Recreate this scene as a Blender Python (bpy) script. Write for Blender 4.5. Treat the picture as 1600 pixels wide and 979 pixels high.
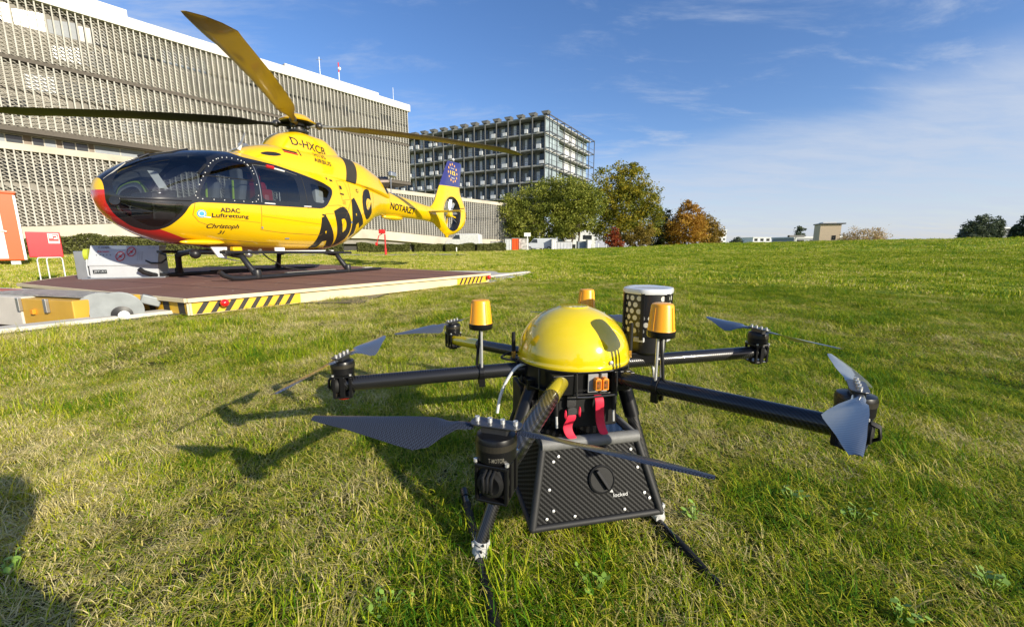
import bpy, bmesh, math, random
import numpy as np
from mathutils import Vector, Matrix
R = math.radians
random.seed(5); rng = np.random.default_rng(11)
S = bpy.context.scene
for o in list(bpy.data.objects): bpy.data.objects.remove(o)

# ---------------------------------------------------------------- camera
CAM_H = .7594; PITCH = .1648; FPX = 620.6
cd = bpy.data.cameras.new('camera'); cd.sensor_width = 36; cd.lens = 36*FPX/1600
cd.clip_start = .02; cd.clip_end = 6000
cam = bpy.data.objects.new('camera', cd); S.collection.objects.link(cam)
cam.location = (0, 0, CAM_H); cam.rotation_euler = (math.pi/2-PITCH, 0, 0)
S.camera = cam

# ---------------------------------------------------------------- light
SUNV = Vector((1.39, -1.21, .70)).normalized()      # towards the sun
W = bpy.data.worlds.new('World'); S.world = W; W.use_nodes = True
nt = W.node_tree; nt.nodes.clear(); N = nt.nodes.new; L = nt.links.new
out = N('ShaderNodeOutputWorld'); bg = N('ShaderNodeBackground'); L(bg.outputs[0], out.inputs[0])
bg.inputs[1].default_value = .082
sky = N('ShaderNodeTexSky'); sky.sky_type = 'NISHITA'; sky.sun_disc = False
sky.sun_elevation = math.asin(SUNV.z); sky.sun_rotation = math.atan2(SUNV.x, SUNV.y)
sky.air_density = 1.0; sky.dust_density = .55; sky.ozone_density = 2.8
tc = N('ShaderNodeTexCoord'); sp = N('ShaderNodeSeparateXYZ'); L(tc.outputs['Generated'], sp.inputs[0])
def M(op, a, b=None, c=None, clamp=False):
    n = N('ShaderNodeMath'); n.operation = op; n.use_clamp = clamp
    for i, v in enumerate((a, b, c)):
        if v is None: continue
        if isinstance(v, (int, float)): n.inputs[i].default_value = v
        else: L(v, n.inputs[i])
    return n.outputs[0]
def MR(v, a, b, c=0, d=1):
    n = N('ShaderNodeMapRange'); n.interpolation_type = 'SMOOTHSTEP'; L(v, n.inputs[0])
    for i, x in enumerate((a, b, c, d)): n.inputs[i+1].default_value = x
    return n.outputs[0]
def NZ(scale, detail, vec, rough=.55, dist=0):
    n = N('ShaderNodeTexNoise'); n.inputs['Scale'].default_value = scale; n.inputs['Detail'].default_value = detail
    n.inputs['Roughness'].default_value = rough; n.inputs['Distortion'].default_value = dist; L(vec, n.inputs['Vector']); return n.outputs[0]
az = M('ARCTAN2', sp.outputs[0], sp.outputs[1]); el = M('ARCSINE', sp.outputs[2])
cv = N('ShaderNodeCombineXYZ')                       # stretched flat cloud coordinates
den = M('ADD', sp.outputs[2], .12)
L(M('DIVIDE', sp.outputs[0], den), cv.inputs[0]); L(M('DIVIDE', sp.outputs[1], den), cv.inputs[1])
mp = N('ShaderNodeMapping'); mp.inputs['Rotation'].default_value = (0, 0, R(35)); mp.inputs['Scale'].default_value = (.5, 1.3, 1); L(cv.outputs[0], mp.inputs[0])
n1 = NZ(.8, 8, mp.outputs[0], .6, .6); n2 = NZ(3.5, 8, mp.outputs[0], .65, .4)
edge = M('SUBTRACT', M('ADD', M('ADD', M('MULTIPLY', az, .15), .165), M('MULTIPLY', M('SUBTRACT', n1, .5), .22)), el)
sheet = M('MULTIPLY', MR(edge, -.03, .09), MR(n2, .28, .68, .55, .9))
sheet = M('MULTIPLY', sheet, MR(az, -.6, .6, .4, 1.0))
wisp = M('MULTIPLY', MR(M('MULTIPLY', n1, n2), .22, .40), .60)
cloud = M('MULTIPLY', M('MAXIMUM', sheet, wisp), .92)
mx = N('ShaderNodeMix'); mx.data_type = 'RGBA'; L(cloud, mx.inputs[0]); L(sky.outputs[0], mx.inputs[6]); mx.inputs[7].default_value = (3.2, 3.95, 4.35, 1)
gr = N('ShaderNodeHueSaturation'); gr.inputs['Saturation'].default_value = 1.2; gr.inputs['Value'].default_value = 1.6
tn = N('ShaderNodeMix'); tn.data_type = 'RGBA'; tn.blend_type = 'MULTIPLY'; tn.inputs[0].default_value = 1; L(mx.outputs[2], tn.inputs[6]); tn.inputs[7].default_value = (1.12, 1.0, 1.06, 1); L(tn.outputs[2], gr.inputs['Color']); L(gr.outputs[0], bg.inputs[0])
sd = bpy.data.lights.new('sun', 'SUN'); sd.energy = 5.0; sd.angle = R(.5); sd.color = (1, .915, .74)
so = bpy.data.objects.new('sun', sd); S.collection.objects.link(so); so.location = (20, -20, 30)
so.rotation_euler = SUNV.to_track_quat('Z', 'Y').to_euler()
S.view_settings.view_transform = 'Standard'; S.view_settings.look = 'None'; S.view_settings.exposure = .42; S.view_settings.gamma = 1
S.view_settings.use_curve_mapping = False
S.render.engine = 'CYCLES'; S.cycles.use_denoising = True; S.cycles.max_bounces = 8; S.cycles.transparent_max_bounces = 16
S.cycles.caustics_reflective = False; S.cycles.caustics_refractive = False
S.cycles.sample_clamp_indirect = 6

# ---------------------------------------------------------------- rays of the measured camera (used to read real places at real depths)
_c, _s = math.cos(PITCH), math.sin(PITCH)
def ray(x, y):
    a = (x-800)/FPX; b = -(y-489.5)/FPX
    return Vector((a, _c+b*_s, -_s+b*_c))
def at(x, y, Y):
    r = ray(x, y); return Vector((0, 0, CAM_H))+r*(Y/r.y)
def atz(x, y, z):
    r = ray(x, y); return Vector((0, 0, CAM_H))+r*((z-CAM_H)/r.z)

# ---------------------------------------------------------------- materials
MATS = {}
class NB:
    def __init__(s, name):
        s.m = bpy.data.materials.new(name); s.m.use_nodes = True; s.t = s.m.node_tree
        s.b = s.t.nodes['Principled BSDF']; s.out = s.t.nodes['Material Output']
    def n(s, typ, **k):
        x = s.t.nodes.new(typ)
        for a, v in k.items(): setattr(x, a, v)
        return x
    def l(s, a, b): s.t.links.new(a, b)
    def co(s, kind='Object', scale=(1, 1, 1), rot=(0, 0, 0)):
        t = s.n('ShaderNodeTexCoord'); m = s.n('ShaderNodeMapping'); m.inputs['Scale'].default_value = scale; m.inputs['Rotation'].default_value = rot
        s.l(t.outputs[kind], m.inputs[0]); return m.outputs[0]
    def noise(s, scale, detail=4, vec=None, rough=.55, dist=0):
        x = s.n('ShaderNodeTexNoise'); x.inputs['Scale'].default_value = scale; x.inputs['Detail'].default_value = detail
        x.inputs['Roughness'].default_value = rough; x.inputs['Distortion'].default_value = dist
        if vec is not None: s.l(vec, x.inputs['Vector'])
        return x.outputs[0]
    def ramp(s, v, stops):
        x = s.n('ShaderNodeValToRGB'); e = x.color_ramp.elements
        while len(e) < len(stops): e.new(.5)
        for q, (p, c) in zip(e, stops): q.position = p; q.color = (*c, 1) if len(c) == 3 else c
        s.l(v, x.inputs[0]); return x.outputs[0]
    def mix(s, f, a, b, mode='MIX'):
        x = s.n('ShaderNodeMix'); x.data_type = 'RGBA'; x.blend_type = mode
        for i, v in ((0, f), (6, a), (7, b)):
            if isinstance(v, (int, float)): x.inputs[i].default_value = v
            elif isinstance(v, tuple): x.inputs[i].default_value = (*v, 1)
            else: s.l(v, x.inputs[i])
        return x.outputs[2]
    def math(s, op, a, b=0., clamp=False):
        x = s.n('ShaderNodeMath'); x.operation = op; x.use_clamp = clamp
        for i, v in ((0, a), (1, b)):
            if isinstance(v, (int, float)): x.inputs[i].default_value = v
            else: s.l(v, x.inputs[i])
        return x.outputs[0]
    def bump(s, h, strength=.3, dist=.01):
        x = s.n('ShaderNodeBump'); x.inputs['Strength'].default_value = strength; x.inputs['Distance'].default_value = dist
        s.l(h, x.inputs['Height']); s.l(x.outputs[0], s.b.inputs['Normal'])
    def set(s, **k):
        for a, v in k.items():
            i = s.b.inputs[a.replace('_', ' ')]
            if hasattr(v, 'is_output'): s.l(v, i)
            elif isinstance(v, tuple): i.default_value = (*v, 1)
            else: i.default_value = v
def mat(name, col, rough=.5, metal=0, var=.12, vscale=6, coat=0, bump=0, bscale=80, spec=.5, dirt=None):
    if name in MATS: return MATS[name]
    b = NB(name); v = b.co()
    n = b.noise(vscale, 5, v)
    lo = tuple(max(0, c*(1-var)) for c in col); hi = tuple(min(1, c*(1+var)) for c in col)
    c = b.ramp(n, [(.3, lo), (.7, hi)])
    if dirt:
        d = b.ramp(b.noise(vscale*.6, 8, v, .7), [(.52, (0, 0, 0)), (.75, (1, 1, 1))])
        c = b.mix(b.math('MULTIPLY', d, .5), c, dirt)
    b.set(Base_Color=c, Roughness=rough, Metallic=metal, Coat_Weight=coat)
    b.b.inputs['Specular IOR Level'].default_value = spec
    b.b.inputs['Coat Roughness'].default_value = .06
    if bump: b.bump(b.noise(bscale, 4, v), bump, .004)
    MATS[name] = b.m; return b.m
def glass(name, tint=(.55, .6, .62), rough=.02, trans=.62):
    b = NB(name); t = b.t
    tr = b.n('ShaderNodeBsdfTransparent'); tr.inputs[0].default_value = (*tint, 1)
    gl = b.n('ShaderNodeBsdfGlossy'); gl.inputs['Roughness'].default_value = rough; gl.inputs[0].default_value = (.95, .97, 1, 1)
    fr = b.n('ShaderNodeFresnel'); fr.inputs[0].default_value = 1.5
    f = b.math('ADD', b.math('MULTIPLY', fr.outputs[0], 1.25), 1-trans-.35 if trans < .65 else .03, True)
    mx = b.n('ShaderNodeMixShader'); b.l(f, mx.inputs[0]); b.l(tr.outputs[0], mx.inputs[1]); b.l(gl.outputs[0], mx.inputs[2])
    b.l(mx.outputs[0], b.out.inputs[0]); MATS[name] = b.m; return b.m

# ---------------------------------------------------------------- objects
def link(o, parent=None):
    S.collection.objects.link(o)
    if parent is not None: o.parent = parent
    return o
def tag(o, label=None, cat=None, group=None, kind=None):
    if label: o['label'] = label
    if cat: o['category'] = cat
    if group: o['group'] = group
    if kind: o['kind'] = kind
    return o
def empty(name, loc=(0, 0, 0), rz=0, label=None, cat=None, group=None):
    o = bpy.data.objects.new(name, None); o.empty_display_size = .2; link(o); o.location = loc; o.rotation_euler = (0, 0, rz)
    return tag(o, label, cat, group)
def copy_tree(o, parent=None):
    c = o.copy(); link(c, parent)
    for ch in list(o.children): copy_tree(ch, c)
    return c
def raw(name, V, F, m, parent=None, smooth=False):
    me = bpy.data.meshes.new(name); me.from_pydata([tuple(v) for v in V], [], [tuple(int(i) for i in f) for f in F])
    if m is not None:
        for x in (m if isinstance(m, (list, tuple)) else [m]): me.materials.append(x)
    if smooth: me.polygons.foreach_set('use_smooth', [True]*len(me.polygons))
    me.update(); return link(bpy.data.objects.new(name, me), parent)
def fast_mesh(name, V, F, m, parent=None, attr=None, smooth=False):     # V (n,3), F (k,4|3) numpy
    me = bpy.data.meshes.new(name); k = F.shape[1]
    me.vertices.add(len(V)); me.vertices.foreach_set('co', V.astype(np.float32).ravel())
    me.loops.add(F.size); me.loops.foreach_set('vertex_index', F.astype(np.int32).ravel())
    me.polygons.add(len(F)); me.polygons.foreach_set('loop_start', np.arange(0, F.size, k, dtype=np.int32)); 
    if smooth: me.polygons.foreach_set('use_smooth', np.ones(len(F), dtype=bool))
    if attr is not None:
        a = me.attributes.new('tone', 'FLOAT', 'POINT'); a.data.foreach_set('value', attr.astype(np.float32))
    me.materials.append(m); me.update(calc_edges=True); me.validate()
    return link(bpy.data.objects.new(name, me), parent) if parent != 'none' else bpy.data.objects.new(name, me)
class MB:
    def __init__(s): s.V = []; s.F = []; s.mi = []; s.cur = 0
    def add(s, V, F):
        n = len(s.V); s.V += [tuple(v) for v in V]; s.F += [tuple(i+n for i in f) for f in F]; s.mi += [s.cur]*len(F); return s
    def box(s, c, size, rz=0, rot=None):
        x, y, z = (q/2 for q in size); m = rot if rot is not None else Matrix.Rotation(rz, 3, 'Z'); c = Vector(c)
        V = [c+m@Vector((a*x, b*y, d*z)) for d in (-1, 1) for a, b in ((-1, -1), (1, -1), (1, 1), (-1, 1))]
        return s.add(V, [(3, 2, 1, 0), (4, 5, 6, 7), (0, 1, 5, 4), (1, 2, 6, 5), (2, 3, 7, 6), (3, 0, 4, 7)])
    def bar(s, p, q, w, h, up=(0, 0, 1)):
        p = Vector(p); q = Vector(q); d = (q-p); l = d.length; d.normalize(); u = Vector(up)
        a = d.cross(u); a = a.normalized() if a.length > 1e-5 else Vector((1, 0, 0)); u = a.cross(d).normalized()
        return s.box((p+q)/2, (l, w, h), rot=Matrix((d, a, u)).transposed())
    def tube(s, P, r, n=10, cap=True):
        P = [Vector(p) for p in P]; rr = r if isinstance(r, (list, tuple)) else [r]*len(P); rings = []; a = None
        for i, p in enumerate(P):
            d = ((P[min(i+1, len(P)-1)]-P[max(i-1, 0)])).normalized()
            if a is None: a = d.orthogonal().normalized()
            a = (a-d*a.dot(d)).normalized(); b = d.cross(a)
            rings.append([p+(a*math.cos(2*math.pi*k/n)+b*math.sin(2*math.pi*k/n))*rr[i] for k in range(n)])
        return s.loft(rings, cap)
    def loft(s, rings, cap=True, close=True):
        n = len(rings[0]); V = [v for r_ in rings for v in r_]; F = []
        for i in range(len(rings)-1):
            for k in range(n if close else n-1):
                a = i*n+k; b = i*n+(k+1) % n; F.append((a, b, b+n, a+n))
        if cap: F += [tuple(range(n))[::-1], tuple(range(len(V)-n, len(V)))]
        return s.add(V, F)
    def lathe(s, prof, c=(0, 0, 0), n=24, axis=(0, 0, 1), cap=True):
        ax = Vector(axis).normalized(); a = ax.orthogonal().normalized(); b = ax.cross(a); c = Vector(c)
        return s.loft([[c+ax*z+(a*math.cos(2*math.pi*k/n)+b*math.sin(2*math.pi*k/n))*r for k in range(n)] for r, z in prof], cap)
    def prism(s, poly, f0, f1):      # f0/f1 map 2D point -> 3D for the two faces
        n = len(poly); V = [f0(p) for p in poly]+[f1(p) for p in poly]
        return s.add(V, [tuple(range(n))[::-1], tuple(range(n, 2*n))]+[(i, (i+1) % n, (i+1) % n+n, i+n) for i in range(n)])
    def sphere(s, c, r, n=16, m=10, sc=(1, 1, 1)):
        c = Vector(c); rings = []
        for i in range(m+1):
            t = math.pi*(i/m)*.998+.003; rings.append([c+Vector((sc[0]*r*math.sin(t)*math.cos(2*math.pi*k/n), sc[1]*r*math.sin(t)*math.sin(2*math.pi*k/n), -sc[2]*r*math.cos(t))) for k in range(n)])
        return s.loft(rings)
    def build(s, name, m, parent=None, smooth=None, bevel=0, seg=2, angle=40):
        me = bpy.data.meshes.new(name); me.from_pydata(s.V, [], s.F)
        for x in (m if isinstance(m, (list, tuple)) else [m]): me.materials.append(x)
        if any(s.mi): me.polygons.foreach_set('material_index', s.mi)
        bm = bmesh.new(); bm.from_mesh(me); bmesh.ops.recalc_face_normals(bm, faces=bm.faces); bm.to_mesh(me); bm.free()
        if smooth is not None:
            me.polygons.foreach_set('use_smooth', [True]*len(me.polygons))
            me.set_sharp_from_angle(angle=R(smooth))
        me.update(); o = link(bpy.data.objects.new(name, me), parent)
        if bevel:
            b = o.modifiers.new('bevel', 'BEVEL'); b.width = bevel; b.segments = seg; b.limit_method = 'ANGLE'; b.angle_limit = R(angle)
            b.harden_normals = False
        return o
def text_mesh(txt, offset=0., grid=None, shear=0.):
    cu = bpy.data.curves.new('t', 'FONT'); cu.body = txt; cu.size = 1; cu.offset = offset; cu.resolution_u = 4; cu.shear = shear
    o = bpy.data.objects.new('t', cu); S.collection.objects.link(o)
    dg = bpy.context.evaluated_depsgraph_get(); dg.update(); me = bpy.data.meshes.new_from_object(o.evaluated_get(dg))
    bpy.data.objects.remove(o); bpy.data.curves.remove(cu)
    bm = bmesh.new(); bm.from_mesh(me); bpy.data.meshes.remove(me)
    xs = [v.co.x for v in bm.verts]; ys = [v.co.y for v in bm.verts]; x0, x1, y0, y1 = min(xs), max(xs), min(ys), max(ys)
    for v in bm.verts: v.co = ((v.co.x-x0)/(x1-x0), (v.co.y-y0)/(y1-y0), 0)
    if grid:
        for ax, k in ((0, grid[0]), (1, grid[1])):
            for i in range(1, k):
                n = [0, 0, 0]; n[ax] = 1; c = [0, 0, 0]; c[ax] = i/k
                bmesh.ops.bisect_plane(bm, geom=bm.verts[:]+bm.edges[:]+bm.faces[:], plane_co=c, plane_no=n)
    V = np.array([v.co[:] for v in bm.verts]); F = [[v.index for v in f.verts] for f in bm.faces] if not bm.verts.index_update() else []
    bm.free(); return V, F, (x1-x0)/(y1-y0)
def decal(name, txt, fn, m, parent, offset=.01, grid=(12, 4), shear=0.):
    V, F, a = text_mesh(txt, offset, grid, shear)
    return raw(name, [fn(x, y) for x, y, _ in V], F, m, parent)
def flat_text(name, txt, org, ux, uz, w, h, m, parent, offset=.01):     # org lower-left; ux, uz unit vectors
    org, ux, uz = Vector(org), Vector(ux), Vector(uz)
    return decal(name, txt, lambda x, y: org+ux*(x*w)+uz*(y*h), m, parent, offset, None)
# ================================================================ terrain
_T = [-9, -1.27, -.6, -.3, 0, .16, .32, .48, .64, .87, 1.27, 9]; _G = [.1, .1, .25, .28, .30, .48, .76, 1.12, 1.20, 1.36, 1.42, 1.42]
def sst(a, b, x): t = np.clip((x-a)/(b-a), 0, 1); return t*t*(3-2*t)
def gz(x, y):
    x = np.asarray(x, float); y = np.asarray(y, float); r = np.hypot(x, y)
    t = np.where(y > .01, x/np.maximum(y, .01), np.where(x > 0, 9, -9)); g = np.interp(t, _T, _G)
    back = sst(-12, 6, y)
    return g*back*sst(7, 50, r)*(1-sst(62, 125, r)*np.clip((g-.3)/.4, 0, 1))+.012*np.sin(x*2.1+y*.7)*np.sin(y*1.7-x*.4)*sst(1.5, 4, r)*(1-sst(30, 50, r))
# pad corner points
C0 = Vector((-3.51, 4.25)); C1 = Vector((-.48, 8.52)); C2 = Vector((-6.8, 13.4)); C3 = Vector((-9.8, 9.7)); C4 = Vector((-7.57, 6.09))
K0 = Vector((-4.9-2.4, 3.62-2.3*1.35)); K0 = Vector((-6.6, -.02)); K1 = Vector((.57, 11.77))
kd = (K1-Vector((-4.44, 3.37))).normalized(); K0 = K1-kd*15; kn = Vector((-kd.y, kd.x))        # kn points to the pad side
def sideK(x, y): return (x-K1.x)*kn.x+(y-K1.y)*kn.y         # >0: pad side of the kerb
EXC = [K0, K1, Vector((-1.2, 13.0)), C2+Vector((.2, .6)), C3+Vector((-.7, .3)), C4+Vector((-.5, -.2)), K0+kn*5]
def inpoly(x, y, P):
    x = np.asarray(x); y = np.asarray(y); c = np.zeros(x.shape, bool); n = len(P)
    for i in range(n):
        a, b = P[i], P[i-1]
        with np.errstate(divide='ignore', invalid='ignore'):
            c ^= ((a[1] > y) != (b[1] > y)) & (x < (b[0]-a[0])*(y-a[1])/(b[1]-a[1]+1e-12)+a[0])
    return c
def grass_color(b, tone):
    """tone socket 0..1 per blade; world noise picks lush / dry areas"""
    g = b.n('ShaderNodeNewGeometry').outputs['Position']
    big = b.noise(.55, 4, g); mid = b.noise(3.2, 5, g, .6)
    dry = b.math('ADD', b.math('MULTIPLY', b.math('SUBTRACT', big, .5), 1.3), b.math('MULTIPLY', b.math('SUBTRACT', mid, .5), 1.7))
    sx = b.n('ShaderNodeSeparateXYZ'); b.l(g, sx.inputs[0])
    left = b.math('MULTIPLY', b.math('SUBTRACT', .35, sx.outputs[0]), .055)      # worn towards the pad
    left = b.math('MINIMUM', b.math('MAXIMUM', left, -.14), .11)
    v = b.math('ADD', b.math('ADD', tone, b.math('MULTIPLY', dry, .95)), b.math('SUBTRACT', left, .05), True)
    return b.ramp(v, [(0, (.05, .15, .006)), (.24, (.175, .29, .007)), (.44, (.38, .425, .012)), (.64, (.50, .46, .045)), (.82, (.60, .50, .17)), (1, (.74, .63, .31))]), g
def grass_mat():
    b = NB('grass_blade'); a = b.n('ShaderNodeAttribute', attribute_name='tone')
    c, g = grass_color(b, a.outputs['Fac'])
    b.set(Base_Color=c, Roughness=.6); b.b.inputs['Specular IOR Level'].default_value = .12
    t = b.n('ShaderNodeBsdfTranslucent'); b.l(b.mix(.5, c, (.40, .45, .015)), t.inputs[0])
    mx = b.n('ShaderNodeMixShader'); mx.inputs[0].default_value = .24; b.l(b.b.outputs[0], mx.inputs[1]); b.l(t.outputs[0], mx.inputs[2]); b.l(mx.outputs[0], b.out.inputs[0])
    return b.m
def ground_mat():
    b = NB('meadow_soil'); g = b.n('ShaderNodeNewGeometry').outputs['Position']
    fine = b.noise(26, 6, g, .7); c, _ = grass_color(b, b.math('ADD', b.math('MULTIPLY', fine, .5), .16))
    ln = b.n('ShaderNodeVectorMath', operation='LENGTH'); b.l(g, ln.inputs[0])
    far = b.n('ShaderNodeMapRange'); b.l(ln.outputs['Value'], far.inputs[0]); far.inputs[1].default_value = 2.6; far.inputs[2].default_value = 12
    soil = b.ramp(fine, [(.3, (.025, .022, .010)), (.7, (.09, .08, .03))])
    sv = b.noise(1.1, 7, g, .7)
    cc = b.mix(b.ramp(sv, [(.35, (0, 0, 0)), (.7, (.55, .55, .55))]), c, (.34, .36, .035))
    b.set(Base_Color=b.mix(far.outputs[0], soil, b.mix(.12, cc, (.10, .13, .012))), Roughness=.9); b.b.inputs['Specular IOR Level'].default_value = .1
    b.bump(b.math('ADD', fine, b.noise(5, 6, g, .7)), .8, .06); return b.m
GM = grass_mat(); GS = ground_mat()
def build_ground():
    rr = np.concatenate([np.linspace(.0, 8, 40), np.linspace(8.4, 70, 110), np.linspace(72, 130, 30), [160, 220, 320, 500, 900, 1600, 3000]])
    na = 240; an = np.linspace(0, 2*np.pi, na, endpoint=False); V = []; F = []
    for r in rr:
        x, y = r*np.sin(an), r*np.cos(an); V.append(np.c_[x, y, gz(x, y)])
    V = np.concatenate(V)
    # the recess beside the landing platform is cut down
    pit = inpoly(V[:, 0], V[:, 1], [K0+kn*.35, K1-kd*2.6+kn*.35, Vector(C1)+Vector((-.6, .1)), C2*.9+C0*.1, C3*.9+C0*.1, C4+Vector((.3, .3)), K0+kn*4])
    V[pit, 2] -= .34
    i = np.arange(len(rr)-1)[:, None]*na+np.arange(na)[None]; j = np.arange(len(rr)-1)[:, None]*na+(np.arange(na)[None]+1) % na
    F = np.stack([i, i+na, j+na, j], -1).reshape(-1, 4)
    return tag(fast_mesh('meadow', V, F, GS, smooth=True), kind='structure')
build_ground()

def tuft(name, rad, nb, h0, h1, wid, lie, dry, seed, seg=3, comb=None, low=(.05, .35)):
    g = np.random.default_rng(seed); V = []; F = []; T = []
    for k in range(nb):
        a = g.uniform(0, 2*np.pi); r = rad*math.sqrt(g.uniform()); bx, by = r*math.cos(a), r*math.sin(a)
        hd = (comb if comb is not None and g.uniform() < .6 else g.uniform(0, 2*np.pi))+g.normal(0, .5)
        ln = g.uniform(h0, h1); isdry = g.uniform() < dry; lean = g.uniform(.15, 1.0)*lie*(1.5 if isdry else 1); w = wid*g.uniform(.6, 1.3)
        t = g.uniform(.66, .98) if isdry else abs(g.normal(.34, .19))
        x, y, z = bx, by, -.005; th = g.uniform(*low)+lean*.2; px = -math.sin(hd); py = math.cos(hd); n = len(V)
        for s in range(seg+1):
            ww = w*(1-(s/seg)**1.6)*.5
            if s == seg: V.append((x, y, z)); T.append(t+.12)
            else:
                V.append((x-px*ww, y-py*ww, z)); V.append((x+px*ww, y+py*ww, z)); T += [t, t]
            st = ln/seg; x += math.cos(hd)*math.sin(th)*st; y += math.sin(hd)*math.sin(th)*st; z = max(z+math.cos(th)*st, .003+g.uniform()*.014); th += lean*(.5+g.uniform()*.5)
        for s in range(seg-1): F.append((n+2*s, n+2*s+1, n+2*s+3, n+2*s+2))
        F.append((n+2*seg-2, n+2*seg-1, n+2*seg, n+2*seg))
    V = np.array(V); me = bpy.data.meshes.new(name)
    me.from_pydata([tuple(v) for v in V], [], [f if f[2] != f[3] else f[:3] for f in F])
    at_ = me.attributes.new('tone', 'FLOAT', 'POINT'); at_.data.foreach_set('value', np.array(T, np.float32))
    me.materials.append(GM); me.update(); return bpy.data.objects.new(name, me)
def scatter(name, protos, P, rot, sc, idx, label):
    col = bpy.data.collections.new(name+'_tufts')
    for p in protos: col.objects.link(p)
    me = bpy.data.meshes.new(name); me.vertices.add(len(P)); me.vertices.foreach_set('co', P.astype(np.float32).ravel())
    a = me.attributes.new('rot', 'FLOAT_VECTOR', 'POINT'); a.data.foreach_set('vector', rot.astype(np.float32).ravel())
    a = me.attributes.new('sc', 'FLOAT_VECTOR', 'POINT'); a.data.foreach_set('vector', sc.astype(np.float32).ravel())
    a = me.attributes.new('pick', 'INT', 'POINT'); a.data.foreach_set('value', idx.astype(np.int32))
    o = link(bpy.data.objects.new(name, me)); tag(o, label, 'grass', kind='stuff')
    ng = bpy.data.node_groups.new(name, 'GeometryNodeTree'); ng.interface.new_socket('Geometry', in_out='INPUT', socket_type='NodeSocketGeometry'); ng.interface.new_socket('Geometry', in_out='OUTPUT', socket_type='NodeSocketGeometry')
    n = ng.nodes.new; l = ng.links.new
    i = n('NodeGroupInput'); oo = n('NodeGroupOutput'); ip = n('GeometryNodeInstanceOnPoints'); ci = n('GeometryNodeCollectionInfo')
    ci.inputs[0].default_value = col; ci.inputs['Separate Children'].default_value = True; ci.inputs['Reset Children'].default_value = True
    def att(nm, ty):
        x = n('GeometryNodeInputNamedAttribute'); x.data_type = ty; x.inputs[0].default_value = nm; return x.outputs['Attribute']
    l(i.outputs[0], ip.inputs['Points']); l(ci.outputs[0], ip.inputs['Instance']); ip.inputs['Pick Instance'].default_value = True
    l(att('pick', 'INT'), ip.inputs['Instance Index']); l(att('rot', 'FLOAT_VECTOR'), ip.inputs['Rotation']); l(att('sc', 'FLOAT_VECTOR'), ip.inputs['Scale'])
    l(ip.outputs[0], oo.inputs[0]); m = o.modifiers.new('scatter', 'NODES'); m.node_group = ng; return o
def spots(r0, r1, sp, margin=.12, seed=1):
    g = np.random.default_rng(seed); X, Y = np.meshgrid(np.arange(-r1*1.4, r1*1.4, sp), np.arange(-.6, r1, sp))
    X = (X+g.uniform(-.5, .5, X.shape)*sp).ravel(); Y = (Y+g.uniform(-.5, .5, Y.shape)*sp).ravel(); r = np.hypot(X, Y)
    k = (r >= r0) & (r < r1) & (np.abs(X) < (Y+.35)*(1.29+margin)+.15) & ~inpoly(X, Y, [(p.x, p.y) for p in EXC]) & (np.abs(Y)+np.abs(X) > .25)
    X, Y = X[k], Y[k]; return X, Y
def lump(x, y):
    return .5+.5*np.sin(x*3.1+1.3*np.sin(y*2.3))*np.sin(y*2.7+1.1*np.sin(x*1.9))
def build_grass():
    near = [tuft('grass_tuft', .085, 100, .03, .065, .0024, .9, .34, 10+i, low=(.35, 1.25)) for i in range(6)] + \
           [tuft('grass_tuft', .085, 95, .04, .09, .0022, .7, .72, 30+i, comb=i, low=(.8, 1.5)) for i in range(5)] + \
           [tuft('grass_tuft', .07, 85, .035, .08, .003, .9, .06, 50+i, low=(.1, .9)) for i in range(4)]
    far = [tuft('grass_clump', .24, 170, .02, .05, .008, 1.2, .34, 70+i, seg=2) for i in range(5)] + [tuft('grass_clump', .22, 150, .022, .05, .008, 1.5, .6, 80+i, seg=2) for i in range(2)]
    def put(name, protos, r0, r1, sp, s0, s1, seed, label, lush=None):
        X, Y = spots(r0, r1, sp, seed=seed); g = np.random.default_rng(seed+7); n = len(X)
        P = np.c_[X, Y, gz(X, Y)]; rot = np.c_[g.normal(0, .10, n), g.normal(0, .10, n), g.uniform(0, 6.283, n)]
        lm = lump(X, Y); s = g.uniform(s0, s1, n)*(.8+.4*lm); z = s*g.uniform(.75, 1.2, n)*(.75+.5*lm)
        if lush:
            u = g.uniform(size=n)+.45*(lm-.5); idx = np.where(u < .36, g.integers(6, 11, n), np.where(u > .93, g.integers(11, 15, n), g.integers(0, 6, n)))
        else: idx = g.integers(0, len(protos), n)
        return scatter(name, protos, P, rot, np.c_[s, s, z], idx, label)
    put('near_grass', near, .0, 3.4, .05, .75, 1.1, 3, 'uneven short meadow grass with dry straw blades around the drone', True)
    put('mid_grass', near, 3.4, 9, .085, 1.05, 1.5, 4, 'short meadow grass between the drone and the landing platform', True)
    put('far_grass', far, 9, 26, .34, 1.1, 1.6, 5, 'mown meadow grass further out past the landing platform')
    put('meadow_grass', far, 26, 64, .95, 1.7, 2.7, 6, 'mown meadow grass up to the crest of the field')
build_grass()
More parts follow.
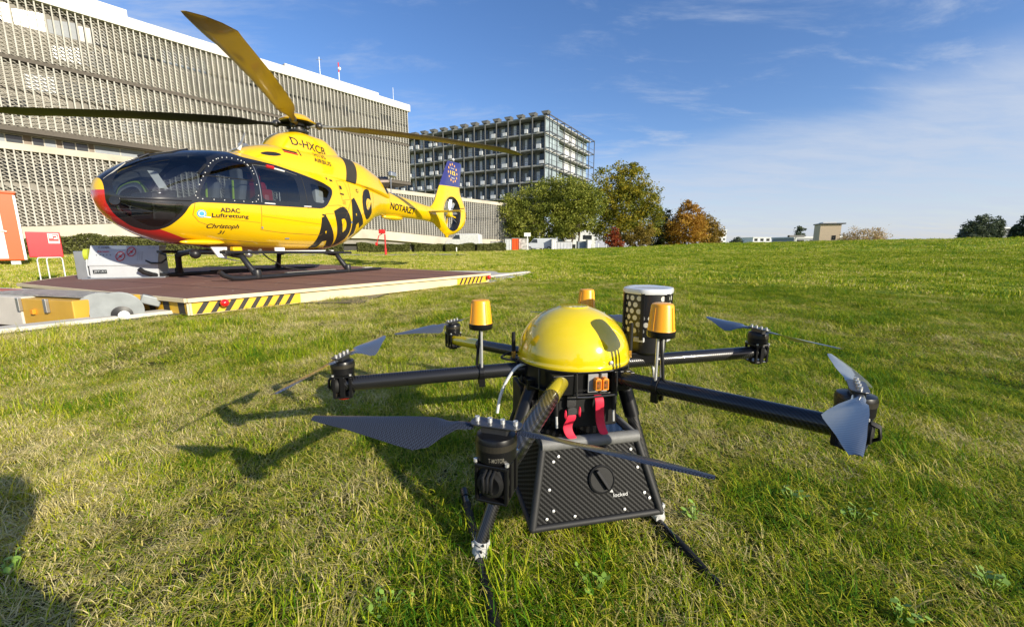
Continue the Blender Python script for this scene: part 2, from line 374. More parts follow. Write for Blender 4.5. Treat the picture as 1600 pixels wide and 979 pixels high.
# broad leaved weeds in the lawn
def weeds():
    lm = mat('weed_leaf', (.22, .36, .05), .5, var=.2, vscale=30)
    for i, (x, y) in enumerate([(1340, 800), (1555, 905), (935, 905), (600, 935), (15, 880), (1085, 800), (1240, 770), (1410, 950)]):
        p = atz(x, y, .03); b = MB(); g = np.random.default_rng(i)
        for k in range(14):
            a = g.uniform(0, 6.28); l = g.uniform(.007, .016); h = g.uniform(.012, .035); c = Vector((g.normal(0, .018), g.normal(0, .018), h)); d = Vector((math.cos(a), math.sin(a), g.uniform(.1, .6)))*l; s = Vector((-math.sin(a), math.cos(a), 0))*l*.42
            b.add([c-d*.5, c+s-d*.1, c+s*.8+d*.3, c+d*.6, c-s*.8+d*.3, c-s-d*.1], [(0, 1, 2, 3), (0, 3, 4, 5)])
            b.tube([(0, 0, -.02), c-d*.5], .0012, 4)
        o = b.build('lawn_weed', lm); o.location = (p.x, p.y, float(gz(p.x, p.y))+.01)
        tag(o, ['small round leaved weed growing right of the drone, below the right rotor', 'pale green weed in the lawn at the lower right corner', 'small green weed between the two drone landing skids', 'round leaved weed in the foreground left of the drone leg', 'light green weed at the left edge inside the standing shadow', 'small weed just right of the black payload box', 'small weed in front of the right rotor arm', 'low weed at the bottom edge, lower right foreground'][i], 'weed', 'weeds in the lawn')
weeds()
# paths
pc = mat('path_concrete', (.42, .38, .33), .9, var=.15, vscale=3, bump=.2)
def strip(name, A, B, w, m, lift=.012, n=60):
    A, B = Vector(A), Vector(B); d = (B-A).normalized(); q = Vector((-d.y, d.x))*w/2; V = []
    for i in range(n+1):
        p = A.lerp(B, i/n)
        for s in (-1, 1): t = p+q*s; V.append((t.x, t.y, float(gz(t.x, t.y))+lift))
    return tag(raw(name, V, [(2*i, 2*i+1, 2*i+3, 2*i+2) for i in range(n)], m), kind='structure')
strip('footpath', (-60, 24), (-3.5, 31), 1.6, pc, .05)
strip('road', (-50, 52), (60, 80), 6, mat('asphalt', (.06, .06, .06), .9), .03)
# ================================================================ long clinic block
WA = Vector((-14.38, 58, 0)); WB = Vector((-34.95, 34.58, 0)); wd = (WB-WA).normalized(); wn = Vector((-wd.y, wd.x, 0))
if wn.dot(-WA) < 0: wn = -wn
def wp(s, z, o=0): p = WA+wd*s+wn*o; return Vector((p.x, p.y, z))
conc = mat('cast_concrete', (.47, .45, .405), .85, var=.12, vscale=.8, bump=.2, bscale=20, dirt=(.28, .25, .21))
conc2 = mat('plinth_concrete', (.52, .47, .38), .9, var=.18, vscale=.35, bump=.2, bscale=20, dirt=(.33, .29, .24))
cwhite = mat('white_coping', (.62, .60, .56), .6, var=.04)
bl3 = [mat('window_blind', (.19, .215, .25), .5, var=.1), mat('blind_beige', (.30, .27, .22), .6, var=.1), mat('blind_sky', (.12, .17, .24), .3, var=.2)]
dwin = mat('dark_glazing', (.025, .03, .035), .12, var=.3, vscale=.4)
backw = mat('recess_wall', (.25, .235, .21), .8, var=.3, vscale=.5)
blind = mat('window_blind', (.19, .215, .25), .5, var=.08)
brownp = mat('brown_panel', (.20, .155, .12), .6, var=.15)
bld = empty('clinic_building', WA, 0, 'long grey beige clinic block faced with a ribbed concrete sunscreen, behind the helicopter', 'building')
def W2(o): o.location = -WA; return o
SP = .42
def screen(name, s0, s1, zlo, zhi, off, sp=SP, holes=(), seed=1):
    """ribs and folded slats of the concrete sunscreen; zlo may be a function of s"""
    g = np.random.default_rng(seed); m = MB(); n = int(round((s1-s0)/sp)); lo = zlo if callable(zlo) else (lambda s: zlo)
    for i in range(n+1):
        s = s0+i*sp; z0 = lo(s)
        m.add([wp(s+a, z, off+b) for z in (z0, zhi) for a, b in ((-.05, -.2), (.05, -.2), (.042, .24), (-.042, .24))], [(0, 1, 5, 4), (1, 2, 6, 5), (2, 3, 7, 6), (3, 0, 4, 7), (4, 5, 6, 7)])
        if i == n: break
        c = .27; k = int((zhi-z0)/c); zz = z0+((zhi-z0)-k*c)/2; ph = (i % 2)*.5
        for j in range(k):
            z = zz+j*c; mid = s+sp/2
            if abs(z-12.15) < .14 or abs(z-16.95) < .14 or abs(z-5.3) < .14: continue
            if any(a <= mid <= b and d <= z <= e for a, b, d, e in holes): continue
            t = .06; d = g.normal(0, .008)
            for (sa, sb, za, zb) in ((s+.03, mid+.02, z, z+c*.55), (mid-.02, s+sp-.03, z+c*.55, z+c)):
                m.add([wp(sa, za, off+.09+d), wp(sb, zb, off-.08+d), wp(sb, zb, off-.2), wp(sa, za, off-.10), wp(sa, za+t, off+.09+d), wp(sb, zb+t, off-.08+d), wp(sb, zb+t, off-.2), wp(sa, za+t, off-.10)],
                      [(0, 1, 2, 3), (4, 7, 6, 5), (0, 4, 5, 1), (1, 5, 6, 2), (3, 2, 6, 7)])
            m.add([wp(s+.03, z+c*.42, off-.09), wp(s+sp-.03, z+c*.08, off-.09), wp(s+sp-.03, z+c*.22, off-.12), wp(s+.03, z+c*.6, off-.12)], [(0, 1, 2, 3)])
    return W2(m.build(name, conc, bld))
SL = 52.0          # how far the block runs on to the left, outside the picture
def wall_box(name, s0, s1, z0, z1, o0, o1, m, parent=bld, bevel=0):
    b = MB(); b.add([wp(s, z, o) for s in (s0, s1) for o in (o0, o1) for z in (z0, z1)], [(0, 1, 3, 2), (4, 6, 7, 5), (0, 4, 5, 1), (2, 3, 7, 6), (0, 2, 6, 4), (1, 5, 7, 3)]); return W2(b.build(name, m, parent, bevel=bevel))
wall_box('upper_wall', 0, SL, 9.35, 19.0, -18, -.45, backw)
wall_box('roof', -.35, SL, 19.0, 19.85, -18.3, .35, cwhite)
wall_box('roof_storey', 3.4, 14.8, 19.85, 20.75, -9, -1.2, cwhite)
wall_box('roof_storey', 27.4, SL, 19.85, 21.0, -9, -1.2, cwhite)
screen('sunscreen', .05, SL, 14.75, 18.98, .0, holes=[(2.6, 4.1, 16.3, 17.7), (8.5, 9.4, 16.4, 17.5), (10.4, 11.2, 16.4, 17.5), (29.8, 34.5, 16.9, 18.6)], seed=1)
screen('sunscreen', .05, SL, 9.75, 14.45, .0, holes=[(30.9, 31.9, 11.0, 12.0)], seed=2)
wall_box('band', -.1, SL, 14.47, 14.73, -.4, .16, mat('band_concrete', (.10, .085, .07), .8, var=.1))
wall_box('band', -.1, SL, 9.36, 9.72, -.4, .2, mat('band_concrete', (.10, .085, .07), .8))
# end wall towards the right: the sunscreen turns the corner
m = MB()
for i in range(12):
    p = wp(-.05, 0, -.3-i*.42); m.add([Vector((p.x, p.y, z))+wd*(a)+wn*(b) for z in (9.6, 18.98) for a, b in ((-.25, -.04), (.1, -.04), (.1, .04), (-.25, .04))], [(0, 1, 5, 4), (1, 2, 6, 5), (2, 3, 7, 6), (3, 0, 4, 7)])
W2(m.build('sunscreen', conc, bld))
# windows behind the screen
g = np.random.default_rng(8)
def panes(zs, s0, s1, off, wid, h, p_lit, seed):
    g = np.random.default_rng(seed); md = MB(); ml = MB(); s = s0
    while s < s1:
        for z in zs:
            u = g.uniform(); b = ml if u < p_lit else (md if u < .75 else None)
            if b is not None: b.add([wp(s+.05, z, off), wp(s+wid-.05, z, off), wp(s+wid-.05, z+h*g.uniform(.7, 1), off), wp(s+.05, z+h, off)], [(0, 1, 2, 3)])
        s += wid
    for nm, b, m_ in (('window', md, dwin), ('blind', ml, blind)):
        for i in range(0, len(b.V), 4): W2(MB().add(b.V[i:i+4], [(0, 1, 2, 3)]).build(nm, m_ if nm == 'window' else bl3[i//4*7 % 3], bld))
panes((10.6, 12.7, 15.4, 17.2), .4, 38, -.43, 1.68, 1.25, .24, 5)
def strip_win():
    wall_box('set_back_storey', 3, SL, 8.4, 9.36, -8, -1.0, brownp)
    for i, (s, w) in enumerate([(27.6, 3.2), (31.1, 1.5), (32.9, 1.3), (34.6, 1.8), (37, 2), (39.6, 2)]):
        f = wall_box('window', s, s+w, 8.55, 9.3, -1.0, -.93, conc)
        wall_box('pane', s+.06, s+w/2-.04, 8.6, 9.25, -.93, -.925, dwin if i % 2 else blind, f).location = (0, 0, 0)
        wall_box('pane', s+w/2+.04, s+w-.06, 8.6, 9.25, -.93, -.925, blind if i in (0, 3) else dwin, f).location = (0, 0, 0)
strip_win()
# podium
lowz = lambda s: float(np.interp(s, [-28, -6.7, 7.2, 29.6, 36, SL], [2.0, 2.2, 3.05, 2.83, 2.25, 1.9]))
wall_box('podium_wall', -27, SL, 1.2, 8.1, -16, .15, backw)
m = MB(); ns = 60
for i in range(ns):
    s0, s1 = -27+(SL+27)*i/ns, -27+(SL+27)*(i+1)/ns
    for o, zt in ((.72, 0),):
        m.add([wp(s0, lowz(s0)-1.15, o), wp(s1, lowz(s1)-1.15, o), wp(s1, lowz(s1), o), wp(s0, lowz(s0), o), wp(s0, lowz(s0), .1), wp(s1, lowz(s1), .1), wp(s0, lowz(s0)-1.15, -.5), wp(s1, lowz(s1)-1.15, -.5)], [(0, 1, 2, 3), (3, 2, 5, 4), (6, 7, 1, 0)])
W2(m.build('plinth', conc2, bld))
wall_box('shadow_gap_fill', -27, SL, -.3, 1.9, -15, -.6, mat('deep_shadow_wall', (.05, .048, .045), .9))  # near-black colour paints in the shadow gap below the plinth
screen('podium_sunscreen', -27, SL, lambda s: lowz(s)+.02, 7.9, .52, seed=3)
wall_box('podium_parapet', -27.2, SL, 7.92, 8.42, -16, .72, conc2)
panes((3.7, 5.9), -26, 38, .165, 1.68, 1.4, .34, 9)
wall_box('white_side_wall', -32, -27.3, .2, 5.2, -10, -.6, mat('pale_render', (.62, .64, .67), .8))
# masts
red = mat('signal_red', (.62, .02, .02), .4, var=.05); steel = mat('galvanised_steel', (.45, .46, .47), .35, .8, var=.08); wht = mat('white_paint', (.80, .80, .78), .45, var=.04)
p = wp(18.0, 19.85, -1.5); b = empty('roof_mast', at(531, 130, 50), 0)
b.location = wp(7.95, 20.75, -2.6); tag(b, 'red and white banded mast standing on the clinic roof', 'mast')
MB().tube([(0, 0, 0), (0, 0, 1.5)], .06, 8).build('pole', wht, b); MB().tube([(0, 0, 1.5), (0, 0, 2.6)], .07, 8).build('red_band', red, b); MB().sphere((0.1, 0, 1.9), .2, 8, 6).build('lamp', wht, b)
b = MB(); b.tube([(0, 0, 0), (0, 0, 2.4)], .04, 6).tube([(-.3, 0, 2.1), (.3, 0, 2.1)], .03, 6); o = b.build('antenna', steel); o.location = wp(10.4, 20.75, -2.4); tag(o, 'thin grey antenna with a short crossbar on the clinic roof left of the red mast', 'antenna')
b = MB(); b.tube([(0, 0, 0), (0, 0, 1.9)], .03, 6); o = b.build('antenna', wht); o.location = wp(1.6, 19.85, -.6); tag(o, 'thin white antenna near the right roof corner of the long clinic block', 'antenna')

# ================================================================ ward tower with open galleries
TA = Vector((7.37, 94, 0)); TL = Vector((-27.16, 111.6, 0)); TR = Vector((21.9, 116.8, 0)); ZT = 29.6; ZB = 12.2
tw = empty('ward_building', TA, 0, 'tall ward block with an open white concrete gallery grid, behind the green trees', 'building')
ul = (TL-TA).normalized(); ur = (TR-TA).normalized(); LL = (TL-TA).length+14; LR = (TR-TA).length
nl = Vector((ul.y, -ul.x, 0)); nl = nl if nl.dot(-TA) > 0 else -nl
nr = Vector((ur.y, -ur.x, 0)); nr = nr if nr.dot(Vector((1, 0, 0))) > 0 else -nr
tconc = mat('gallery_concrete', (.33, .33, .315), .8, var=.2, vscale=.6); tdark = mat('ward_glass', (.05, .06, .07), .1, var=.5, vscale=.7); tpan = mat('ward_panel', (.66, .67, .68), .6, var=.12, vscale=.8)
tgl = mat('ward_glass_side', (.30, .36, .38), .12, var=.4, vscale=.5); tsteel = mat('dark_steel', (.10, .10, .105), .5, .3)
def T(o): o.location = -TA; return o
NFL = 5; FH = (ZT-ZB)/NFL
inn = TA-nl*2.0-nr*2.0
m = MB(); P4 = [inn, inn+ul*LL, inn+ul*LL+ur*(LR-2), inn+ur*(LR-4)]
m.prism([(p.x, p.y) for p in P4], lambda p: Vector((p[0], p[1], ZB+.3)), lambda p: Vector((p[0], p[1], ZT-.4))); T(m.build('core_wall', mat('ward_wall', (.20, .205, .21), .6, var=.3), tw))
m = MB(); P5 = [TA, TA+ul*LL, TA+ul*LL+ur*LR, TA+ur*LR]
for k in range(NFL+1):
    z = ZB+k*FH; m.prism([(p.x, p.y) for p in P5], lambda p: Vector((p[0], p[1], z-.16)), lambda p: Vector((p[0], p[1], z+.16)))
T(m.build('floor_slabs', tconc, tw))
nb = 17; bw = LL/nb; mp_ = MB(); mw = MB(); mg = MB(); mr = MB(); mbx = MB(); g = np.random.default_rng(4)
for i in range(nb+1):
    q = TA+ul*i*bw
    mp_.bar(Vector((q.x, q.y, ZB)), Vector((q.x, q.y, ZT+.1)), .20, .18, up=nl)
    mp_.add([Vector((q.x, q.y, ZT+.15))+nl*a+ul*b+Vector((0, 0, c)) for a, b, c in ((.3, -.5, .1), (.3, .5, .1), (.3, .9, .75), (.3, -.9, .75), (-1.2, -.5, .1), (-1.2, .5, .1), (-1.2, .9, .75), (-1.2, -.9, .75))], [(0, 1, 2, 3), (4, 7, 6, 5), (3, 2, 6, 7), (1, 5, 6, 2), (0, 3, 7, 4)]) if i < nb else None
    if i == nb: break
    for k in range(NFL):
        z = ZB+k*FH; q = TA+ul*(i+.5)*bw
        def quad(b, c, hw, z0, z1, o, n_, u_): b.add([c+u_*(-hw)+n_*o+Vector((0, 0, z0)), c+u_*hw+n_*o+Vector((0, 0, z0)), c+u_*hw+n_*o+Vector((0, 0, z1)), c-u_*hw+n_*o+Vector((0, 0, z1))], [(0, 1, 2, 3)])
        quad(mg, q-ul*bw*g.uniform(.08, .18), bw*g.uniform(.18, .3), z+.35, z+FH-.4, -1.95, nl, ul)
        quad(mw, q+ul*bw*g.uniform(.22, .3), bw*g.uniform(.08, .2), z+.2, z+FH-g.uniform(.3, 1.2), -1.94, nl, ul)
        if g.uniform() < .8: c = q-ul*bw*g.uniform(-.3, .3); mbx.box((c.x, c.y, z+.65), (g.uniform(.7, 1.3), .4, g.uniform(.6, .95)), rz=math.atan2(ul.y, ul.x))
        mr.bar(Vector((*(q-ul*bw/2).xy, z+1.1)), Vector((*(q+ul*bw/2).xy, z+1.1)), .06, .06); mr.bar(Vector((*(q-ul*bw/2).xy, z+.65)), Vector((*(q+ul*bw/2).xy, z+.65)), .05, .05)
nr_ = 7; bw2 = LR/nr_
for i in range(nr_+1):
    q = TA+ur*i*bw2+nr*1.1; mr.bar(Vector((q.x, q.y, ZB)), Vector((q.x, q.y, ZT+.2)), .16, .16, up=nr)
    q2 = TA+ur*i*bw2
    for k in range(NFL+1): mr.bar(Vector((*q2.xy, ZB+k*FH)), Vector((*q.xy, ZB+k*FH)), .14, .2)
    if i == nr_: break
    for k in range(NFL):
        q = TA+ur*(i+.5)*bw2; z = ZB+k*FH
        a, b_ = TA+ur*i*bw2+nr*1.1, TA+ur*(i+1)*bw2+nr*1.1
        mr.bar(Vector((*a.xy, z+FH)), Vector((*b_.xy, z+FH)), .12, .22); mr.bar(Vector((*a.xy, z+1.1)), Vector((*b_.xy, z+1.1)), .06, .06)
def each(b, nm, m_, k):
    for i in range(0, len(b.V), k): T(MB().add(b.V[i:i+k], [(0, 1, 2, 3)] if k == 4 else [(3, 2, 1, 0), (4, 5, 6, 7), (0, 1, 5, 4), (1, 2, 6, 5), (2, 3, 7, 6), (3, 0, 4, 7)]).build(nm, m_, tw))
T(mp_.build('gallery_frame', mat('gallery_post', (.16, .16, .155), .7, var=.2), tw)); each(mg, 'window', tdark, 4); each(mw, 'wall_panel', tpan, 4); T(mr.build('railings', tsteel, tw)); each(mbx, 'balcony_box', tpan, 8)
mg = MB(); mw = MB()
for i in range(nr_):
    for k in range(NFL):
        q = TA+ur*(i+.5)*bw2; z = ZB+k*FH
        quad(mw if i in (3, 4) and k != 1 else mg, q, bw2*.46, z+.25, z+FH-.25, -1.1+.9*(i < 2), nr, ur)
each(mg, 'side_window', tgl, 4); each(mw, 'side_panel', tpan, 4)
m = MB(); b5 = [TA-nl*9-nr*9, TA-nl*9-nr*9+ul*LL*.9, TA-nl*9-nr*9+ul*LL*.9+ur*10, TA-nl*9-nr*9+ur*10]
m.prism([(p.x, p.y) for p in b5], lambda p: Vector((p[0], p[1], 0)), lambda p: Vector((p[0], p[1], ZB-.1))); T(m.build('recessed_base', mat('base_brown', (.10, .06, .04), .8), tw))
m = MB(); m.box((TA.x-2, TA.y+8, ZT+1), (4, 3, 1.6)); 

# ================================================================ distant buildings
def simple_building(name, px0, px1, pytop, Y, depth, wallm, label, cat='building', rows=0, overhang=.2, roofm=None, split=None):
    a = at(px0, 380, Y); b = at(px1, 380, Y); zt = at((px0+px1)/2, pytop, Y).z; w = b.x-a.x; e = empty(name, ((a.x+b.x)/2, Y, -.5), 0, label, cat)
    MB().box((0, depth/2, (zt+.5)/2), (w, depth, zt+.5)).build('wall', wallm, e, bevel=.02)
    MB().box((0, depth/2, zt+.5+.2), (w+2*overhang, depth+2*overhang, .4)).build('roof', roofm or tpan, e)
    if rows:
        n = max(2, int(w/3)); m = MB()
        for r_ in range(rows):
            for i in range(n): m.box((-w/2+w*(i+.5)/n, -.02, (zt+.5)*(r_+.6)/rows+.2), (w/n*.55, .06, (zt+.5)/rows*.45))
        m.build('windows', dwin, e)
    return e
e = empty('tan_tower', (85.5, 110, -1), R(-20), 'square tan brick tower with a flat dark roof beyond the field', 'tower'); tz = 1+at(1294, 351, 110).z
tanb = mat('tan_brick', (.58, .46, .32), .85, var=.08)
MB().box((0, 0, tz/2), (4.6, 4.6, tz)).build('wall', tanb, e); MB().box((.3, 0, tz+.15), (5.6, 5.4, .3)).build('roof', tsteel, e); MB().box((0, .3, tz+.45), (3, 3, .35)).build('roof_hatch', wht, e)
m = MB().box((.9, -2.31, tz*.55), (.9, .05, 1.2)); m.build('window', dwin, e)
simple_building('low_hall', 1240, 1280, 372, 118, 10, mat('hall_grey', (.30, .32, .35), .7), 'low grey hall with a flat roof left of the tan tower', rows=1)
simple_building('low_shed', 1303, 1322, 371, 118, 8, mat('shed_brown', (.28, .24, .20), .8), 'small low brown shed just right of the tan tower', rows=1)
simple_building('distant_block', 1176, 1204, 371.5, 260, 14, tpan, 'long low white building on the horizon left of the tan tower', rows=2)
simple_building('distant_tower_block', 1121, 1134, 360, 250, 12, tpan, 'narrow white tower block on the horizon beside the orange brown trees', rows=5)
simple_building('flat_roofed_building', 1561, 1579, 357, 170, 16, mat('dark_facade', (.09, .10, .12), .4), 'dark flat roofed building between the two tall dark tree groups at the right', rows=2)
simple_building('white_annex', 880, 930, 352, 96, 12, tpan, 'white annex building seen behind the trunks of the green trees', rows=3)
e = empty('windsock_pole', at(1243, 376, 70), 0, 'thin pole with a dark flat arm on the crest left of the tan tower', 'pole'); zz = at(1243, 370, 70).z-e.location.z
MB().tube([(0, 0, -1), (0, 0, zz)], .12, 6).build('pole', wht, e); MB().box((0, 0, zz+.1), (2.6, .5, .35)).build('arm', tsteel, e)

# ================================================================ vegetation
def leaf_mat(name, c0, c1, c2, tr=.3):
    b = NB(name); a = b.n('ShaderNodeAttribute', attribute_name='tone'); g = b.n('ShaderNodeNewGeometry').outputs['Position']
    v = b.math('ADD', b.math('MULTIPLY', a.outputs['Fac'], .6), b.math('MULTIPLY', b.noise(.45, 4, g, .6), .55), True)
    c = b.ramp(v, [(.2, c0), (.5, c1), (.85, c2)]); b.set(Base_Color=c, Roughness=.55); b.b.inputs['Specular IOR Level'].default_value = .25
    t = b.n('ShaderNodeBsdfTranslucent'); b.l(c, t.inputs[0]); mx = b.n('ShaderNodeMixShader'); mx.inputs[0].default_value = tr
    b.l(b.b.outputs[0], mx.inputs[1]); b.l(t.outputs[0], mx.inputs[2]); b.l(mx.outputs[0], b.out.inputs[0]); return b.m
bark = mat('bark', (.10, .08, .06), .9, var=.3, vscale=8, bump=.5, bscale=30)
def leaves(P, size, g, flat=.0):
    n = len(P); nn = g.normal(size=(n, 3)); nn[:, 2] = np.abs(nn[:, 2])+.3; nn /= np.linalg.norm(nn, axis=1)[:, None]
    r = g.normal(size=(n, 3)); u = np.cross(nn, r); u /= np.linalg.norm(u, axis=1)[:, None]; v = np.cross(nn, u); s = size*g.uniform(.5, 1.3, n)[:, None]
    u = u*s; v = v*s*.6; V = np.stack([P-u, P+v*.9-u*.1, P+u, P-v*.9+u*.1], 1).reshape(-1, 3); F = np.arange(4*n).reshape(-1, 4)
    return V, F
def tree(name, base, H, blobs, nleaf, size, m, label, seed, trunk_r=.2, trunks=1, cat='tree', group=None, core=.35, inner=.6):
    """blobs: (dx, dy, z, rx, rz) ellipsoids in metres"""
    g = np.random.default_rng(seed); e = empty(name, base, 0, label, cat, group); P = []; T = []
    wts = np.array([b[3]**2*b[4]**.7 for b in blobs]); wts = wts/wts.sum()
    for (dx, dy, z, rx, rz), w in zip(blobs, wts):
        nc = max(8, int(w*nleaf/34))
        d = g.normal(size=(nc, 3)); d /= np.linalg.norm(d, axis=1)[:, None]; rad = g.uniform(inner, 1.12, nc)
        C = np.c_[d[:, 0]*rx, d[:, 1]*rx, d[:, 2]*rz]*rad[:, None]+(dx, dy, z); cr = g.uniform(.10, .26, nc)*rx+size
        k = np.repeat(np.arange(nc), 34); q = g.normal(size=(len(k), 3))*.55*cr[k][:, None]; q[:, 2] *= .7
        P.append(C[k]+q); T.append(np.repeat(g.uniform(0, 1, nc), 34)*.7+g.uniform(0, .3, len(k)))
    P = np.concatenate(P); T = np.concatenate(T); P[:, 2] = np.maximum(P[:, 2], .05)
    V, F = leaves(P, size, g); fast_mesh('crown', V, F, m, e, np.repeat(T, 4))
    b = MB()
    for t in range(trunks):
        ox = 0 if trunks == 1 else (t-(trunks-1)/2)*trunk_r*7; top = blobs[min(t, len(blobs)-1)]
        b.tube([(ox, 0, -.8), (ox*1.05, 0, H*.12), (ox*1.2+top[0]*.3, .1, H*.35), (ox+top[0]*.6, 0, H*.62)], [trunk_r*1.3, trunk_r, trunk_r*.7, trunk_r*.25], 8)
        for k, (dx, dy, z, rx, rz) in enumerate(blobs):
            if k % trunks == t: b.tube([(ox*1.1, 0, H*.2+z*.08), ((ox+dx)*.5, dy*.5, z*.62), (dx, dy, z)], [trunk_r*.55, trunk_r*.3, trunk_r*.1], 6)
    b.build('trunk', bark, e, smooth=60); return e
def gp(px, Y, dz=0): p = at(px, 380, Y); return (p.x, Y, float(gz(p.x, Y))+dz)
def zof(py, px, Y): return at(px, py, Y).z
olive = leaf_mat('olive_green_leaves', (.08, .11, .02), (.23, .265, .04), (.42, .42, .08), .4); mid = leaf_mat('green_yellow_leaves', (.07, .10, .014), (.21, .225, .03), (.48, .37, .03), .4)
dark = leaf_mat('dark_leaves', (.02, .03, .014), (.05, .065, .025), (.10, .11, .04), .25); orange = leaf_mat('orange_leaves', (.14, .08, .014), (.38, .19, .03), (.60, .38, .05), .4)
rust = leaf_mat('red_leaves', (.12, .02, .012), (.28, .05, .02), (.38, .12, .03)); blond = leaf_mat('straw_leaves', (.25, .17, .08), (.46, .33, .16), (.6, .46, .24)); poplar = leaf_mat('poplar_leaves', (.045, .06, .04), (.09, .115, .07), (.16, .19, .12), .25)
k = 75/FPX        # metres per pixel at 75 m
tree('broad_tree', gp(852, 72), 9, [(-5.0, 0, 6.6, 3.2, 2.6), (-1.2, .5, 8.4, 3.6, 3.0), (3.2, 0, 9.2, 3.6, 3.2), (-3.8, -1, 4.0, 3.4, 2.0), (1.4, -1, 5.4, 3.8, 2.6), (5.4, 0, 5.8, 3.0, 2.8), (.2, 1, 10.6, 2.4, 1.8), (-5.6, 0, 8.4, 2.0, 1.8), (6.0, 0, 8.8, 2.6, 2.4), (-1.5, -1, 2.6, 3.0, 1.4), (3.4, -1.2, 3.4, 2.4, 1.6)], 30000, .19, olive, 'broad olive green tree standing in front of the ward block, leftmost of the group', 21, .22, 2, group='trees beside the clinic')
tree('broad_tree', gp(893, 70), 8, [(-1.5, 0, 4.6, 2.6, 1.9), (1.5, 0, 5.4, 2.8, 2.2), (.2, 0, 8.6, 3.3, 3.2), (3.2, 0, 7.6, 2.4, 2.6), (-1.8, 0, 2.9, 1.7, 1.1)], 17000, .19, olive, 'olive green tree in the middle of the group with thin dark trunks showing below', 22, .16, 3, group='trees beside the clinic')
tree('tall_tree', gp(970, 80), 15, [(-2.5, 0, 12.2, 3.3, 3.4), (1.6, 0, 12.6, 3.4, 3.0), (3.8, 0, 9.4, 3.4, 3.2), (-3, 0, 8.0, 3.2, 3.4), (1, 0, 7.6, 4.2, 4), (4.6, 0, 5.2, 3.2, 2.8), (-1.5, 0, 4, 4.4, 2.8), (-5.2, 0, 9.0, 2.2, 2.4), (5.8, 0, 7.4, 2.2, 2.2), (-.5, 0, 15.0, 1.8, 1.5), (1.9, 0, 15.2, 1.5, 1.3)], 30000, .22, mid, 'tallest tree of the group, green with a yellowing top', 23, .35, group='trees beside the clinic')
tree('bush', gp(955, 68), 3, [(0, 0, 1.4, 1.0, 1.3), (.5, 0, 2.4, .8, 1.0), (1.3, 0, .9, .9, .8)], 3500, .13, rust, 'red autumn bush at the foot of the tallest tree', 24, .06, cat='bush')
tree('bush', gp(992, 70), 4, [(0, 0, 1.5, 1.9, 1.8), (1.6, 0, 2.6, 1.6, 2.2), (-1.4, 0, 1.2, 1.1, 1.1)], 6000, .15, leaf_mat('brown_gold_leaves', (.08, .06, .012), (.22, .16, .03), (.36, .26, .04)), 'brown gold bush right of the red bush', 25, .08, cat='bush')
tree('conifer', gp(1030, 92), 8, [(-.8, 0, 2.6, 3.2, 2.4), (0, 0, 5.2, 2.6, 2.8), (.4, 0, 7.6, 1.5, 1.5)], 9000, .22, dark, 'dark green tree between the tall tree and the orange tree', 26, .2, group='trees beside the clinic')
tree('maple_tree', gp(1070, 90), 10, [(0, 0, 4.2, 4.4, 3.4), (.4, 0, 7.2, 2.9, 2.6), (-2.6, 0, 3.0, 2.8, 2.6), (.3, 0, 9.4, 1.4, 1.0)], 15000, .22, orange, 'round orange autumn tree with a brown top', 27, .25, group='trees beside the clinic')
tree('maple_tree', gp(1105, 94), 8, [(0, 0, 3.6, 2.9, 2.9), (-.6, 0, 6.0, 2.0, 1.9), (2.0, 0, 2.4, 1.9, 2.0)], 8000, .22, leaf_mat('brown_orange_leaves', (.10, .07, .02), (.24, .16, .03), (.40, .28, .05)), 'smaller brown orange tree at the right end of the group', 28, .2, group='trees beside the clinic')
tree('willow_tree', gp(1348, 100), 6, [(0, 0, 2.6, 4.2, 2.9), (-2.6, 0, 1.6, 2.8, 2.0), (3.0, 0, 1.5, 2.6, 2.0)], 9000, .17, blond, 'pale straw coloured willow tree on the crest right of the tan tower', 29, .15, cat='tree')
def poplars(px, Y, hs, label, seed): 
    tree('poplar_tree', gp(px, Y), 12, hs, 9000, .32, poplar, label, seed, .25, group='dark trees at the right')
poplars(1524, 140, [(-2.5, 0, 5, 2.6, 4.5), (0, 0, 6.5, 2.4, 5.4), (2.8, 0, 6.3, 2.2, 5.2)], 'broad dark poplar with several tops, left of the dark building', 30)
poplars(1553, 143, [(0, 0, 5.5, 1.5, 5.2)], 'slim dark poplar directly right of the broad dark poplar', 31)
poplars(1585, 142, [(0, 0, 4.2, 1.5, 4.0)], 'short dark poplar right of the dark building', 32)
poplars(1606, 140, [(0, 0, 6.3, 2.6, 6.2)], 'dark tree cut by the right edge of the picture', 33)
tree('distant_tree', gp(1150, 230), 5, [(0, 0, 3, 3, 3)], 1500, .5, poplar, 'small dark tree on the horizon right of the white tower block', 34)
tree('distant_tree', gp(1248, 150), 6, [(0, 0, 5, 1.7, 3.4)], 1200, .35, poplar, 'small dark tree on the horizon behind the windsock pole', 35)
tree('distant_wood', gp(1420, 300), 3, [(x, 0, 1.0, 7, 1.8) for x in range(-90, 100, 9)], 5000, .6, poplar, 'thin dark tree line on the horizon right of the pale willow', 36, cat='wood')
o = S.objects
tree('distant_wood', gp(1215, 300), 3, [(x, 0, 1.0, 7, 1.8) for x in range(-45, 40, 9)], 3000, .6, poplar, 'thin dark tree line on the horizon between the orange trees and the tan tower', 37, cat='wood')
for t_ in list(S.objects):
    if t_.name.startswith('distant_wood'): t_['kind'] = 'stuff'
